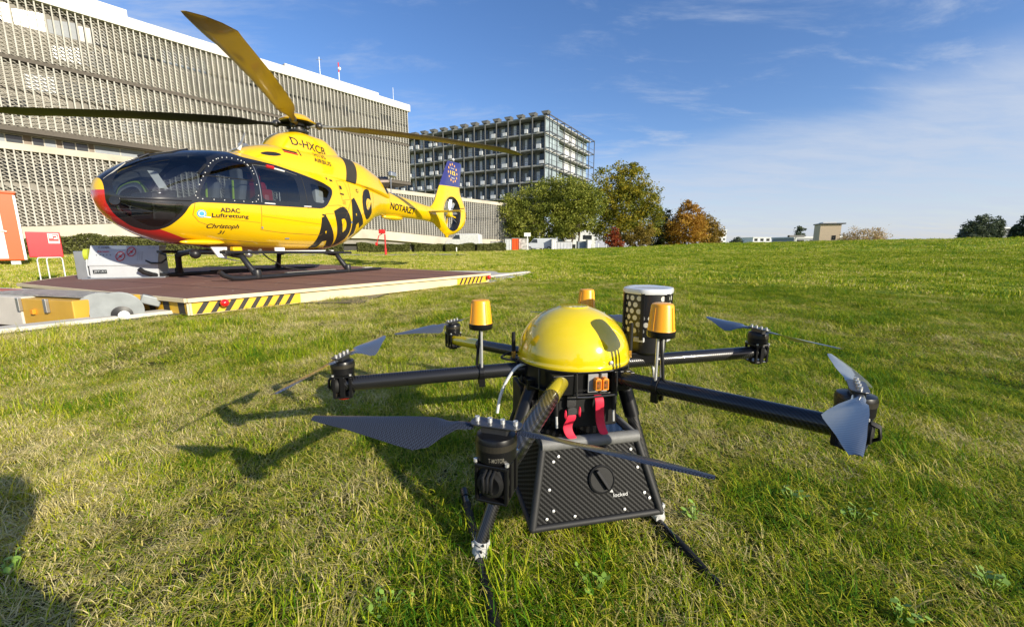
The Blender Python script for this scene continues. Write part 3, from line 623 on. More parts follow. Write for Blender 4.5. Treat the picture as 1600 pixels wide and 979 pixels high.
# hedges
hedgem = leaf_mat('hedge_leaves', (.05, .062, .02), (.13, .145, .04), (.24, .24, .08), .3)
def hedge(A, B, w, h, label, seed, n):
    A, B = Vector(A), Vector(B); g = np.random.default_rng(seed); d = (B-A); L_ = d.length; d.normalize(); q = Vector((-d.y, d.x))
    s = g.uniform(0, L_, n); f = g.uniform(size=n); side = np.where(f < .45, -1, np.where(f < .6, 1, 0)); t = np.where(side == 0, g.uniform(-1, 1, n), side*g.uniform(.75, 1.1, n))*w/2
    hh = h*(1+.10*np.sin(s*.9+seed)+.06*np.sin(s*2.7)); z = np.where(side == 0, hh*g.uniform(.85, 1.08, n), hh*g.uniform(0, 1.02, n))
    x = A.x+d.x*s+q.x*t; y = A.y+d.y*s+q.y*t; P = np.c_[x, y, gz(x, y)+z]; V, F = leaves(P, .09, g)
    c = (A+B)/2; z0 = float(gz(c.x, c.y)); e = empty('hedge', (c.x, c.y, z0), 0, label, 'hedge', 'clipped hedges in front of the clinic')
    o = fast_mesh('foliage', V-np.array([c.x, c.y, z0]), F, hedgem, e, g.uniform(0, 1, 4*n))
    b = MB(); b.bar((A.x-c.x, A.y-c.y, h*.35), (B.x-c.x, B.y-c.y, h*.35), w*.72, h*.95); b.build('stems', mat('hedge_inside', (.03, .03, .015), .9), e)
hedge((-47, 27), (-15.9, 38), 1.4, 1.35, 'long dark clipped hedge running behind the white fuel box and the helicopter nose', 1, 30000)
hl = ['hedge section right of the red pole, behind the tail boom', 'hedge section below the tail rotor', 'hedge section right of the tail rotor', 'rightmost hedge section, left of the grey parked van']
for i, (a, b) in enumerate([((-15.0, 39), (-10.6, 41.2)), ((-10.2, 41.4), (-7.6, 42.8)), ((-7.3, 43), (-4.4, 44.6)), ((-4.1, 44.8), (-1.0, 46.5))]): hedge(a, b, 1.3, .80, hl[i], i+2, 9000)
# ================================================================ vehicles and containers by the clinic
vanw = mat('van_grey', (.50, .53, .56), .35, coat=.6, var=.03); tyre = mat('tyre_rubber', (.02, .02, .02), .8); glz = mat('vehicle_glass', (.03, .04, .05), .08, var=.1)
blk = mat('black_plastic', (.018, .018, .02), .4, var=.2); orng = mat('signal_orange', (.70, .085, .008), .45, var=.04)
def van(loc, rz, paint, label, L_=5.0, H_=2.0, partial=False):
    e = empty('parked_van', loc, rz, label, 'van', 'vans parked by the clinic'); w = .95; side = [(-2.5, .35), (-2.5, .95), (-2.25, 1.1), (-1.55, 1.25), (-.95, 1.95), (-.6, H_), (2.35, H_), (2.48, 1.8), (2.5, .35)]
    MB().prism(side, lambda p: Vector((p[0], -w, p[1])), lambda p: Vector((p[0], w, p[1]))).build('body', paint, e, smooth=35, bevel=.08, seg=3)
    for s in (-1, 1):
        MB().prism([(-1.45, 1.28), (-.95, 1.85), (-.35, 1.88), (-.3, 1.25)], lambda p: Vector((p[0], s*(w+.004), p[1])), lambda p: Vector((p[0], s*(w-.02), p[1]))).build('side_window', glz, e)
        for x in (-1.6, 1.6):
            t = MB().lathe([(.0, -.11), (.32, -.11), (.34, -.06), (.34, .06), (.32, .11), (0, .11)], (x, s*(w-.05), .34), 20, (0, 1, 0)).build('wheel', tyre, e, smooth=40); MB().lathe([(.0, -.115), (.19, -.118), (.2, -.1)], (x, s*(w-.05), .34), 16, (0, 1, 0) if s < 0 else (0, 1, 0)).build('rim', steel, t)
        MB().box((-2.47, s*.7, .85), (.1, .3, .2)).build('headlight', wht, e, bevel=.02)
    MB().prism([(-1.53, 1.30), (-.99, 1.88)], lambda p: Vector((p[0]-.035, -.82, p[1])), lambda p: Vector((p[0]-.035, .82, p[1]))).build('windscreen', glz, e) if False else MB().add([(-1.57, -.8, 1.29), (-1.57, .8, 1.29), (-1.0, .72, 1.93), (-1.0, -.72, 1.93)], [(0, 1, 2, 3)]).build('windscreen', glz, e)
    MB().box((-2.5, 0, .42), (.16, 1.8, .22)).build('bumper', blk, e, bevel=.03); MB().box((2.51, 0, .42), (.1, 1.8, .2)).build('bumper', blk, e, bevel=.03); return e
x, y, z = gp(842, 68); van((x, y, z-.15), 0, vanw, 'grey delivery van parked in front of the trees, facing left')
x, y, z = gp(725, 58); van((x, y, z+.35), R(-10), mat('van_white', (.7, .7, .7), .35, coat=.5), 'white van partly hidden behind the hedge below the tail rotor')
def container(px0, px1, Y, h, m, label, cat='container', lift=0, rows=True):
    a = at(px0, 380, Y); b = at(px1, 380, Y); e = empty('container' if cat == 'container' else cat.replace(' ', '_'), ((a.x+b.x)/2, Y, float(gz((a.x+b.x)/2, Y))-.1+lift), 0, label, cat); w = b.x-a.x
    MB().box((0, .8, h/2), (w, 1.6, h)).build('body', m, e, bevel=.03)
    if rows:
        q = MB()
        for i in range(max(2, int(w/.5))): q.box((-w/2+(i+.5)*w/max(2, int(w/.5)), -.02, h*.5), (.06, .05, h*.85))
        q.build('ribs', m, e)
    MB().box((0, .8, h+.03), (w+.08, 1.7, .08)).build('lid', mat('container_lid', (.3, .3, .3), .6), e); return e
lgrey = mat('light_grey_metal', (.55, .56, .57), .5, var=.15, vscale=2); mgrey = mat('mottled_panel', (.46, .44, .42), .6, var=.7, vscale=2.5)
container(766, 786, 62, 1.45, mgrey, 'mottled grey brown container behind the right end of the hedge')
container(789, 799, 60, 1.75, lgrey, 'light grey container just left of the orange one'); container(800, 810, 60.5, 1.85, orng, 'bright orange container between two light grey ones')
container(811, 826, 61, 1.8, mgrey, 'wide mottled grey container between the orange container and the van')
container(862, 869, 66, 1.7, wht, 'narrow white container behind the rear of the grey van'); container(869, 894, 66, 1.25, lgrey, 'low wide light grey container right of the grey van')
container(903, 917, 67, 1.3, mat('blue_grey', (.22, .26, .29), .6), 'low blue grey container below the tall tree'); container(918, 924, 66, 1.5, wht, 'small white container below the tall tree')
for i, (px, Y) in enumerate([(713, 42), (824, 56), (935, 62), (948, 63)]):
    x, y, z = gp(px, Y); b = MB().tube([(0, 0, -.1), (0, 0, [.5, 2.3, .8, .6][i])], .06, 8); 
    if i == 1: b.box((0, 0, 2.15), (.9, .06, .5))
    o = b.build('marker_post', wht); o.location = (x, y, z); tag(o, ['short white post in front of the hedge below the tail rotor', 'thin post with a small white board beside the mottled grey container', 'small white post below the red bush, left one', 'small white post below the red bush, right one'][i], 'post')
# red pole with a lantern arm behind the helicopter
x, y, z = gp(602, 30); e = empty('red_pole', (x, y, z), 0, 'red post with a red box on top in front of the hedge', 'post')
MB().tube([(0, 0, -.1), (0, 0, 1.55)], .055, 8).build('post', red, e); MB().tube([(0, 0, 0), (0, 0, .5)], .09, 8).build('foot', red, e); MB().box((-.2, 0, 1.75), (.42, .3, .3)).build('box', red, e, bevel=.03); MB().tube([(-.2, 0, 1.6), (-.45, 0, 1.45), (-.62, 0, .95)], .03, 6).build('arm', red, e); MB().box((-.65, 0, .85), (.14, .12, .22)).build('nozzle', red, e)

# ================================================================ landing platform
PZ = .2126
deckm = NB('deck_board'); v = deckm.co(); n_ = deckm.noise(.8, 8, v, .7); n2_ = deckm.noise(40, 3, v)
deckm.set(Base_Color=deckm.mix(deckm.math('MULTIPLY', n2_, .35), deckm.ramp(n_, [(.25, (.17, .075, .052)), (.5, (.235, .11, .078)), (.62, (.21, .10, .078)), (.8, (.31, .19, .15))]), (.10, .06, .05)), Roughness=.75); deckm.bump(n2_, .15, .003); deckm = deckm.m
cream = mat('cream_paint', (.72, .60, .38), .55, var=.1, vscale=2, dirt=(.45, .36, .22)); yel = mat('hazard_yellow', (.80, .48, .03), .5, var=.1, dirt=(.5, .3, .06)); hblk = mat('hazard_black', (.03, .028, .025), .6)
greyc = mat('apron_slab', (.50, .49, .47), .85, var=.12, vscale=2, bump=.2)
plat = empty('landing_platform', (-5, 8.5, 0), 0, 'raised reddish brown landing platform with cream edges and hazard stripes under the helicopter', 'platform')
def PL(o): o.location = -Vector((-5, 8.5, 0)); return o
DP = [C0, C1, C2, C3, C4]
m = MB().prism([tuple(p) for p in DP], lambda p: Vector((p[0], p[1], PZ-.05)), lambda p: Vector((p[0], p[1], PZ))); PL(m.build('deck', deckm, plat))
m = MB(); e1_, e2_ = (C1-C0), (C4-C0)
for k in range(1, 6): a, b = C0+e1_*k/6, C0+e1_*k/6+(C3-C4).normalized()*0+(C4-C0).normalized()*min(6.2, 4.3+k*.3); m.bar(Vector((*a, PZ+.0015)), Vector((*b, PZ+.0015)), .008, .003)
PL(m.build('panel_joints', mat('joint_dark', (.05, .03, .025), .8), plat))
m = MB()
for k in range(14):
    a = C0+e1_*random.uniform(.12, .9)+(C4-C0).normalized()*random.uniform(.3, 2.8); d_ = Vector((random.uniform(-1, 1), random.uniform(-1, 1))).normalized()*random.uniform(.15, .6); m.bar(Vector((*a, PZ+.001)), Vector((*(a+d_), PZ+.001)), random.uniform(.006, .02), .0015)
PL(m.build('scuff_marks', mat('scuff_pale', (.26, .18, .15), .8, var=.3, vscale=30), plat))
ctr = sum(DP, Vector((0, 0)))/5
def edge_frames(a, b):
    d = (b-a).normalized(); n = Vector((d.y, -d.x)); n = n if n.dot(a-ctr) > 0 else -n; return d, n
m = MB(); sk = MB()
for i in range(5):
    a, b = DP[i], DP[(i+1) % 5]; d, n = edge_frames(a, b); A3 = Vector((*(a+n*.012), PZ-.02)); B3 = Vector((*(b+n*.012), PZ-.02)); m.bar(A3, B3, .03, .045)
    sk.bar(Vector((*(a-n*.03), PZ-.11)), Vector((*(b-n*.03), PZ-.11)), .02, .15)
PL(m.build('edge_rail', cream, plat, bevel=.003)); PL(sk.build('side_panel', cream, plat))
def hazard(a, b, l0, l1, z0, z1, lean, name='hazard_stripe', per=.30):
    d, n = edge_frames(a, b); o_ = .0 ; my = MB(); mk = MB(); Z = lambda l, z, o: Vector((*(a+d*l+n*o), z))
    my.add([Z(l0, z0, -.016), Z(l1, z0, -.016), Z(l1, z1, -.016), Z(l0, z1, -.016)], [(0, 1, 2, 3)]); PL(my.build(name, yel, plat)); l = l0+.05
    while l < l1-.16:
        mk = MB(); mk.add([Z(l, z0, -.012), Z(l+per*.42, z0, -.012), Z(l+per*.42+lean, z1, -.012), Z(l+lean, z1, -.012)], [(0, 1, 2, 3)]); l += per; PL(mk.build(name, hblk, plat))
hazard(C0, C1, .02, 1.22, .035, .188, .10, per=.135); hazard(C0, C1, 4.25, 5.15, .035, .188, .10, per=.12)
hazard(C0, C4, .02, 3.2, .035, .188, .02, per=.30)
PL(MB().box((C0.x+1.0, C0.y+3, -.02), (1.0, 4, .1)).build('underframe', blk, plat))
for i, (px, py) in enumerate([(318, 475), (762, 430)]):
    t = .33 if i == 0 else 5.15; d, n = edge_frames(C0, C1); p = C0+d*t+n*.02; o = MB().sphere((0, 0, 0), .045, 18, 12).build('warning_lamp', mat('red_lamp', (.75, .012, .015), .2, coat=.8, var=.02), smooth=80)
    MB().lathe([(.03, -.03), (.03, .02)], (0, 0, 0), 12, (n.x, n.y, 0)).build('socket', blk, o)
    o.location = (p.x+n.x*.03, p.y+n.y*.03, .135); tag(o, ['round red lamp on the hazard striped corner of the landing platform', 'small red lamp at the far right corner of the landing platform'][i], 'lamp')
# kerb: a concrete rail strip beside the platform, and the floor of the recess
kc = mat('kerb_concrete', (.62, .575, .49), .85, var=.15, vscale=3, bump=.25, dirt=(.40, .36, .29)); m = MB()
for s in range(0, 15):
    a, b = K0+kd*s, K0+kd*(s+.985); a3, b3 = (Vector((*(q+kn*.11), -.02)) for q in (a, b)); m.bar(a3, b3, .22, .16)
tag(m.build('kerb_rail', kc, None, bevel=.01), kind='structure')
m = MB(); a3 = Vector((*(K0-kn*.05), -.02)); b3 = Vector((*(K1-kn*.05), -.02)); m.bar(a3, b3, .07, .09); tag(m.build('kerb_gutter', mat('gutter_dark', (.10, .095, .08), .9)), kind='structure')
pz_ = [K0+kn*.2, K1+kn*.2, Vector((-.9, 12.9)), C2+Vector((.1, .4)), C3, C4+Vector((-.4, 0)), K0+kn*5]
raw_ = raw('recess_floor', [(p.x, p.y, -.19) for p in pz_], [tuple(range(len(pz_)))], mat('recess_floor', (.16, .115, .085), .9, var=.35, vscale=3)); tag(raw_, kind='structure')
ap = [C1+Vector((.0, .03)), K1+Vector((-.05, -.1)), Vector((-.7, 12.6)), C2+Vector((.3, .3)), C2+Vector((.05, .02))]
m = MB().prism([tuple(p) for p in ap], lambda p: Vector((p[0], p[1], -.15)), lambda p: Vector((p[0], p[1], .02))); tag(m.build('apron', greyc), kind='structure')
# service trough, cable drum
x0 = atz(0, 455, .12); tr = empty('cable_trough', (-5.6, 4.7, -.19), 0, 'grey concrete cable trough with a yellow end box in front of the platform', 'trough')
ta, tb = Vector((-7.9, 5.15)), Vector((-5.08, 4.42)); td = (tb-ta).normalized(); tnn = Vector((-td.y, td.x))
def TP(o): o.location = -Vector((-5.6, 4.7, -.19-.12)); return o
TP(MB().bar(Vector((*ta, -.03)), Vector((*tb, -.03)), .62, .31).build('trough_body', kc, tr, bevel=.01))
tb2 = tb+td*.78; TP(MB().bar(Vector((*(tb+td*.006), -.04)), Vector((*tb2, -.04)), .60, .30).build('yellow_box', mat('ochre_yellow', (.62, .36, .045), .5, var=.06), tr, bevel=.008))
TP(MB().bar(Vector((*(tb-td*.9), .132)), Vector((*(tb2-td*.02), .132)), .40, .012).build('cover_plate', mat('chequer_plate', (.38, .37, .35), .45, .6, var=.25, vscale=12), tr))
TP(MB().bar(Vector((*(ta+td*.4), .130)), Vector((*(tb-td*.95), .130)), .34, .012).build('red_cover', mat('worn_red', (.50, .12, .08), .7, var=.4), tr))
for k in range(3):
    q = tb+td*([-.0, .42, .2][k])-tnn*.315; TP(MB().box((q.x, q.y, [.05, .05, -.02][k]), (.045, .03, [.14, .14, .05][k]), rz=math.atan2(td.y, td.x)).build('latch', steel if k < 2 else mat('orange_tag', (.8, .3, .02), .5), tr, bevel=.004))
dc = tb2+td*.20; dr = empty('cable_drum', (dc.x-.07, dc.y+.02, -.10), R(40), 'grey metal cable drum with a white plug, at the corner between trough and platform', 'cable drum'); dr.scale = (1.08, 1, 1.08); galv = mat('galvanised_sheet', (.25, .27, .28), .5, .3, var=.15, vscale=8)
ax = (0, -1, 0)
MB().lathe([(.0, -.10), (.185, -.10), (.185, -.085), (.10, -.08), (.10, .06), (.185, .07), (.19, .085), (.0, .085)], (.0, -.05, .175), 36, ax).build('drum', galv, dr, smooth=35)
MB().lathe([(.0, .0), (.175, .0), (.185, .012), (0, .02)], (-.12, .02, .18), 32, ax).build('rear_disc', galv, dr, smooth=35)
MB().lathe([(.0, 0), (.075, 0), (.08, .02), (0, .035)], (.03, -.13, .155), 24, ax).build('hub', blk, dr, smooth=35); MB().lathe([(.0, 0), (.042, 0), (.042, .045), (.03, .05), (0, .05)], (.045, -.16, .15), 20, ax).build('plug', wht, dr, smooth=35)
MB().tube([(-.13, -.05, -.0), (-.13, -.05, .16)], .02, 8).build('bracket', galv, dr); MB().box((.24, .12, .25), (.16, .12, .09), rot=Matrix.Rotation(R(22), 3, 'Y')).build('guide', galv, dr, bevel=.01)
# rails in the recess
m = MB(); m.bar((-9.5, 3.9, -.16), (-4.6, 4.6, -.16), .06, .06); m.bar((-9.5, 3.4, -.16), (-4.4, 4.1, -.16), .06, .06); tag(m.build('track_rail', mat('rusty_rail', (.22, .12, .07), .8, var=.3)), 'pair of rusty steel rails in the recess in front of the cable trough', 'rails')
# small pit cover
# ================================================================ fuel box
fx = atz(150, 437, .0); fb = empty('fuel_box', (-6.98, 7.30, PZ-.02), R(24), 'white fuelling box with sloping lid and black hose beside the helicopter nose', 'fuel box'); hw = .62; fb.scale = (.76, 1, 1.22); wht_ = wht; wht = mat('box_white', (.46, .48, .51), .5, var=.05)
prof = [(-.22, .0), (-.22, .2), (-.03, .47), (.28, .47), (.30, .0)]
MB().prism(prof, lambda p: Vector((-hw, p[0], p[1])), lambda p: Vector((hw, p[0], p[1]))).build('housing', wht, fb, bevel=.012)
MB().prism([(-.235, .2), (-.235, .225), (-.04, .49), (.29, .49), (.29, .47), (-.03, .47)], lambda p: Vector((-hw-.01, p[0], p[1])), lambda p: Vector((hw+.01, p[0], p[1]))).build('lid', wht, fb, bevel=.006)
s_ = Vector((0, .19, .27)).normalized(); nn_ = Vector((0, -.27, .19)).normalized(); org = Vector((-hw, -.232, .225))+nn_*.008
dk = mat('print_dark', (.05, .04, .05), .6); rd = mat('print_red', (.6, .03, .05), .6)
flat_text('lettering', 'C. HUBER', org+Vector((.14, 0, 0))+s_*.27, (1, 0, 0), s_, .2, .028, dk, fb); flat_text('lettering', 'Kerosin', org+Vector((.14, 0, 0))+s_*.2, (1, 0, 0), s_, .2, .035, rd, fb)
for k in range(5): flat_text('lettering', '+', org+Vector((.12+k*.06, 0, 0))+s_*.14, (1, 0, 0), s_, .02, .03, dk, fb)
for cx, cz in ((.55, .13), (.74, .21)):
    c = org+Vector((cx, 0, 0))+s_*cz; ring = []; 
    b = MB(); n = 24
    P = [c+(Vector((1, 0, 0))*math.cos(t)+s_*math.sin(t))*.078+nn_*.003 for t in [2*math.pi*i/n for i in range(n+1)]]; b.tube(P, .006, 6, False); b.tube([P[3], P[15]], .005, 6); b.bar(c-Vector((.02, 0, 0)), c+Vector((.02, 0, 0)), .03, .004, up=nn_); b.build('prohibition_sign', rd, fb)
for i in range(8): flat_text('lettering', '- - --', org+Vector((.86, 0, 0))+s_*(.06+i*.02), (1, 0, 0), s_, .1, .004, dk, fb)
flat_text('lettering', '.. ..', org+Vector((1.05, 0, 0))+s_*.28, (1, 0, 0), s_, .12, .01, dk, fb)
MB().box((-hw+.18, -.224, .12), (.24, .006, .055)).build('type_plate', mat('plate_dark', (.03, .035, .04), .5), fb); flat_text('lettering', 'JET-A1', (-hw+.08, -.229, .105), (1, 0, 0), (0, 0, 1), .2, .03, wht, fb)
MB().lathe([(.0, 0), (.085, 0), (.085, .08), (0, .08)], (-hw-.02, -.08, .36), 20, (-1, 0, 0)).build('valve_cap', mat('lime_cap', (.42, .48, .04), .4), fb, smooth=40)
MB().tube([(-hw-.06, -.10, .34), (-hw-.06, -.16, .2), (-hw-.06, -.16, .06), (-hw+.1, -.24, .02)], .018, 8).build('pipe', wht, fb, smooth=60); MB().box((-hw-.18, .05, .2), (.2, .34, .42)).build('side_cabinet', steel, fb, bevel=.01)
MB().tube([(hw-.22, -.20, .27), (hw-.1, -.26, .235), (hw+.08, -.25, .235), (hw+.17, -.20, .29), (hw+.15, -.14, .35), (hw+.02, -.10, .38)], .014, 8).build('hose', blk, fb, smooth=60)
MB().box((0, .04, .01), (1.5, .62, .05)).build('base_frame', steel, fb, bevel=.005)
wht = wht_
# ================================================================ red hose box on its stand
hb = empty('hose_box', (-9.10, 7.85, 0), R(50), 'red fire hose box with a white pictogram on a white tubular stand', 'hose box'); hb.scale = (.66, .7, 1)
MB().box((0, 0, .81), (.66, .28, .48)).build('cabinet', mat('box_red', (.56, .005, .02), .4, coat=.3, var=.04), hb, bevel=.012)
MB().box((.19, -.144, .93), (.22, .006, .19)).build('sign_frame', wht, hb); MB().box((.19, -.148, .945), (.195, .004, .135)).build('sign_field', red, hb); q = MB(); q.box((.14, -.152, .965), (.07, .003, .07)); q.box((.225, -.152, .93), (.06, .003, .02)); q.box((.215, -.152, .985), (.10, .003, .018)); q.box((.26, -.152, .95), (.018, .003, .06)); q.build('hose_pictogram', wht, hb)
flat_text('lettering', 'Löscher', (.10, -.149, .842), (1, 0, 0), (0, 0, 1), .18, .022, red, hb)
for y_ in (-.12, .1):
    MB().tube([(-.2, y_, .02), (-.2, y_, .52), (-.17, y_, .57), (.0, y_, .57)], .014, 8).build('stand_frame', wht, hb, smooth=60); MB().tube([(-.02, y_, .02), (-.02, y_, .52), (.01, y_, .57), (.26, y_, .57), (.29, y_, .53), (.29, y_, .03)], .014, 8).build('stand_frame', wht, hb, smooth=60)
MB().tube([(-.02, -.12, .14), (.29, -.12, .14)], .012, 8).build('stand_frame', wht, hb); MB().tube([(-.2, -.12, .14), (-.2, .1, .14)], .012, 8).build('stand_frame', wht, hb)
# ================================================================ orange white container at the left edge
oc = empty('equipment_container', (-19.6, 16.2, .22), R(50), 'orange container with a white door panel at the left edge of the picture', 'container')
MB().box((-3, 1.2, 1.32), (6, 2.4, 2.6)).build('body', orng, oc, bevel=.04)
dr_ = MB().box((-1.05, -.015, 1.25), (1.2, .04, 2.3)).build('door', wht, oc, bevel=.01); MB().tube([(-.60, -.06, 1.15), (-.46, -.08, 1.17), (-.38, -.06, 1.15)], .03, 6).build('handle', wht, dr_)
MB().box((-3.4, -.015, 1.25), (2.4, .04, 2.3)).build('side_panel', wht, oc, bevel=.01); MB().box((-.03, -.02, 1.3), (.07, .05, 2.5)).build('corner_trim', wht, oc); MB().box((-3, 1.2, 2.66), (6.06, 2.46, .08)).build('roof_rim', orng, oc, bevel=.01)
MB().box((-1.6, .7, 2.9), (1.3, .8, .34)).build('roof_unit', wht, oc, bevel=.05)
for x_ in (-5.6, -.3): MB().box((x_, 1.2, -.1), (.25, 2.2, .3)).build('foot', steel, oc)
# ================================================================ helicopter; local x runs aft from the mast, y to starboard, z up from the skids
HH = Vector((-4.6159, 9.1132, PZ)); HYAW = 1.1881
heli = empty('rescue_helicopter', HH, HYAW, 'yellow rescue helicopter with black window band and large black lettering on the platform', 'helicopter')
def paint(name, col, rough=.22, coat=.8):
    b = NB(name); v = b.co(); n = b.noise(1.6, 6, v, .6); c = b.ramp(n, [(.3, tuple(q*.93 for q in col)), (.7, col)]); b.set(Base_Color=c, Roughness=rough, Coat_Weight=coat); b.b.inputs['Coat Roughness'].default_value = .04
    b.bump(b.noise(7, 3, v), .04, .01); return b.m
hy = paint('helicopter_yellow', (.80, .50, .004)); hred = paint('helicopter_red', (.56, .02, .018)); hbk = paint('gloss_black', (.012, .013, .016), .18, .6); hbk2 = mat('satin_black', (.016, .016, .018), .4, var=.2); letb = mat('lettering_black', (.014, .013, .012), .45)
navy = paint('fin_navy', (.035, .035, .17)); lining = mat('cabin_lining', (.05, .052, .058), .7); wglass = glass('cabin_glass', (.47, .51, .54), .01); dglass = glass('dark_cabin_glass', (.36, .39, .42), .01)
def interp(keys, smooth=True):
    xs = np.array([k[0] for k in keys], float); Y = np.array([k[1:] for k in keys], float); d = np.zeros_like(Y); h = np.diff(xs); s = np.diff(Y, axis=0)/h[:, None]
    for i in range(1, len(xs)-1):
        ok = s[i-1]*s[i] > 0; w1, w2 = 2*h[i]+h[i-1], h[i]+2*h[i-1]
        with np.errstate(divide='ignore', invalid='ignore'): m_ = (w1+w2)/(w1/s[i-1]+w2/s[i])
        d[i] = np.where(ok, m_, 0)
    d[0] = s[0]; d[-1] = s[-1]
    def f(x):
        x = np.asarray(x, float); i = np.clip(np.searchsorted(xs, x)-1, 0, len(xs)-2); t = ((x-xs[i])/h[i])[..., None]; hh = h[i][..., None]
        return Y[i]*(2*t**3-3*t**2+1)+d[i]*hh*(t**3-2*t**2+t)+Y[i+1]*(-2*t**3+3*t**2)+d[i+1]*hh*(t**3-t**2)
    return f
class Loft:          # keys: (u, zb, zt, zw, w, n_top, n_bot)
    def __init__(s, keys): s.f = interp(keys); s.u0, s.u1 = keys[0][0], keys[-1][0]
    def side(s, u, z):
        zb, zt, zw, w, a, b = s.f(u); n = a if z > zw else b; t = min(1, abs(z-zw)/max(1e-4, (zt-zw) if z > zw else (zw-zb))); return w*max(0, 1-t**n)**(1/n)
    def grid(s, us, na):
        P = s.f(us); t = np.linspace(0, 2*np.pi, na, endpoint=False); c, q = np.cos(t), np.sin(t); V = []
        for u, (zb, zt, zw, w, a, b) in zip(us, P):
            n = np.where(q > 0, a, b); e = 2/n; y = w*np.sign(c)*np.abs(c)**e; z = zw+np.where(q > 0, zt-zw, zw-zb)*np.sign(q)*np.abs(q)**e
            V.append(np.c_[np.full(na, u), y, z])
        V = np.concatenate(V); i = np.arange(len(us)-1)[:, None]*na+np.arange(na); j = np.arange(len(us)-1)[:, None]*na+(np.arange(na)+1) % na
        Q = np.stack([i, j, j+na, i+na], -1).reshape(-1, 4); F = np.concatenate([Q[:, [0, 1, 2]], Q[:, [0, 2, 3]]]); n0 = len(V)
        V = np.concatenate([V, [V[:na].mean(0), V[-na:].mean(0)]]); k = np.arange(na); k2 = (k+1) % na; e = (len(us)-1)*na
        return V, np.concatenate([F, np.stack([k2, k, np.full(na, n0)], 1), np.stack([k+e, k2+e, np.full(na, n0+1)], 1)])
HULL = Loft([(-3.53, 1.22, 1.40, 1.31, .07, 2, 2), (-3.50, 1.13, 1.48, 1.31, .16, 2, 2), (-3.42, 1.0, 1.58, 1.27, .28, 2, 2), (-3.25, .84, 1.72, 1.22, .42, 2.05, 2), (-3.0, .70, 1.88, 1.20, .56, 2.15, 2.1), (-2.7, .61, 2.02, 1.22, .65, 2.25, 2.2), (-2.35, .575, 2.13, 1.22, .735, 2.35, 2.3), (-1.95, .52, 2.21, 1.22, .785, 2.5, 2.4),
 (-1.4, .475, 2.27, 1.22, .80, 2.6, 2.5), (-.5, .46, 2.33, 1.22, .80, 2.6, 2.5), (.1, .48, 2.35, 1.24, .79, 2.6, 2.4), (.6, .56, 2.36, 1.28, .755, 2.5, 2.3), (1.1, .78, 2.35, 1.40, .68, 2.4, 2.2), (1.6, 1.06, 2.31, 1.55, .55, 2.3, 2.1), (2.1, 1.32, 2.24, 1.72, .40, 2.2, 2.1), (2.5, 1.42, 2.15, 1.76, .31, 2.1, 2.0), (3.1, 1.43, 2.08, 1.75, .27, 2, 2), (3.9, 1.43, 2.0, 1.72, .235, 2, 2), (4.7, 1.42, 1.91, 1.67, .20, 2, 2), (5.35, 1.42, 1.86, 1.64, .165, 2, 2)])
COWL = Loft([(-1.75, 2.0, 2.12, 2.05, .30, 2.2, 2), (-1.3, 2.0, 2.42, 2.05, .48, 2.3, 2), (-.8, 2.0, 2.56, 2.05, .58, 2.5, 2), (-.2, 2.0, 2.62, 2.05, .62, 2.6, 2), (.6, 2.0, 2.68, 2.05, .63, 2.6, 2), (1.3, 1.95, 2.66, 2.02, .60, 2.5, 2), (1.9, 1.85, 2.54, 2.0, .50, 2.3, 2), (2.35, 1.8, 2.36, 1.95, .38, 2.2, 2), (2.62, 1.75, 2.16, 1.9, .27, 2, 2)])
FAIR = Loft([(-.80, 2.3, 2.50, 2.35, .22, 2.2, 2), (-.70, 2.2, 2.72, 2.3, .34, 2.4, 2), (-.5, 2.2, 2.86, 2.3, .41, 3.0, 2), (-.1, 2.2, 2.955, 2.3, .44, 3.4, 2), (.35, 2.2, 2.95, 2.3, .43, 3.4, 2), (.65, 2.2, 2.87, 2.3, .38, 3.0, 2), (.95, 2.2, 2.72, 2.3, .28, 2.3, 2), (1.1, 2.2, 2.6, 2.3, .2, 2.2, 2)])
def rnd(P, k=6):     # closed Catmull-Rom
    P = [np.array(p, float) for p in P]; n = len(P); O = []
    for i in range(n):
        a, b, c, d = P[i-1], P[i], P[(i+1) % n], P[(i+2) % n]
        for t in np.linspace(0, 1, k, endpoint=False): O.append(.5*((2*b)+(c-a)*t+(2*a-5*b+4*c-d)*t*t+(3*b-a-3*c+d)*t**3))
    return np.array(O)
def corner(P, r=.06, k=4):     # rounded-corner polygon
    O = []; n = len(P)
    for i in range(n):
        a, b, c = (np.array(P[j % n], float) for j in (i-1, i, i+1)); u = a-b; v = c-b; lu, lv = np.linalg.norm(u), np.linalg.norm(v); q = min(r, lu*.45, lv*.45); s, e = b+u/lu*q, b+v/lv*q
        for t in np.linspace(0, 1, k): O.append((1-t)**2*s+2*t*(1-t)*b+t*t*e)
    return np.array(O)
def sdf(P, X, Z):      # negative inside
    n = len(P); d = np.full(X.shape, 1e9); ins = np.zeros(X.shape, bool)
    for i in range(n):
        a, b = P[i], P[(i+1) % n]; ex, ez = b-a; L2 = ex*ex+ez*ez+1e-12; t = np.clip(((X-a[0])*ex+(Z-a[1])*ez)/L2, 0, 1); d = np.minimum(d, np.hypot(X-a[0]-t*ex, Z-a[1]-t*ez))
        c = (a[1] > Z) != (b[1] > Z); xi = (b[0]-a[0])*(Z-a[1])/(b[1]-a[1]+1e-12)+a[0]; ins ^= c & (X < xi)
    return np.where(ins, -d, d)
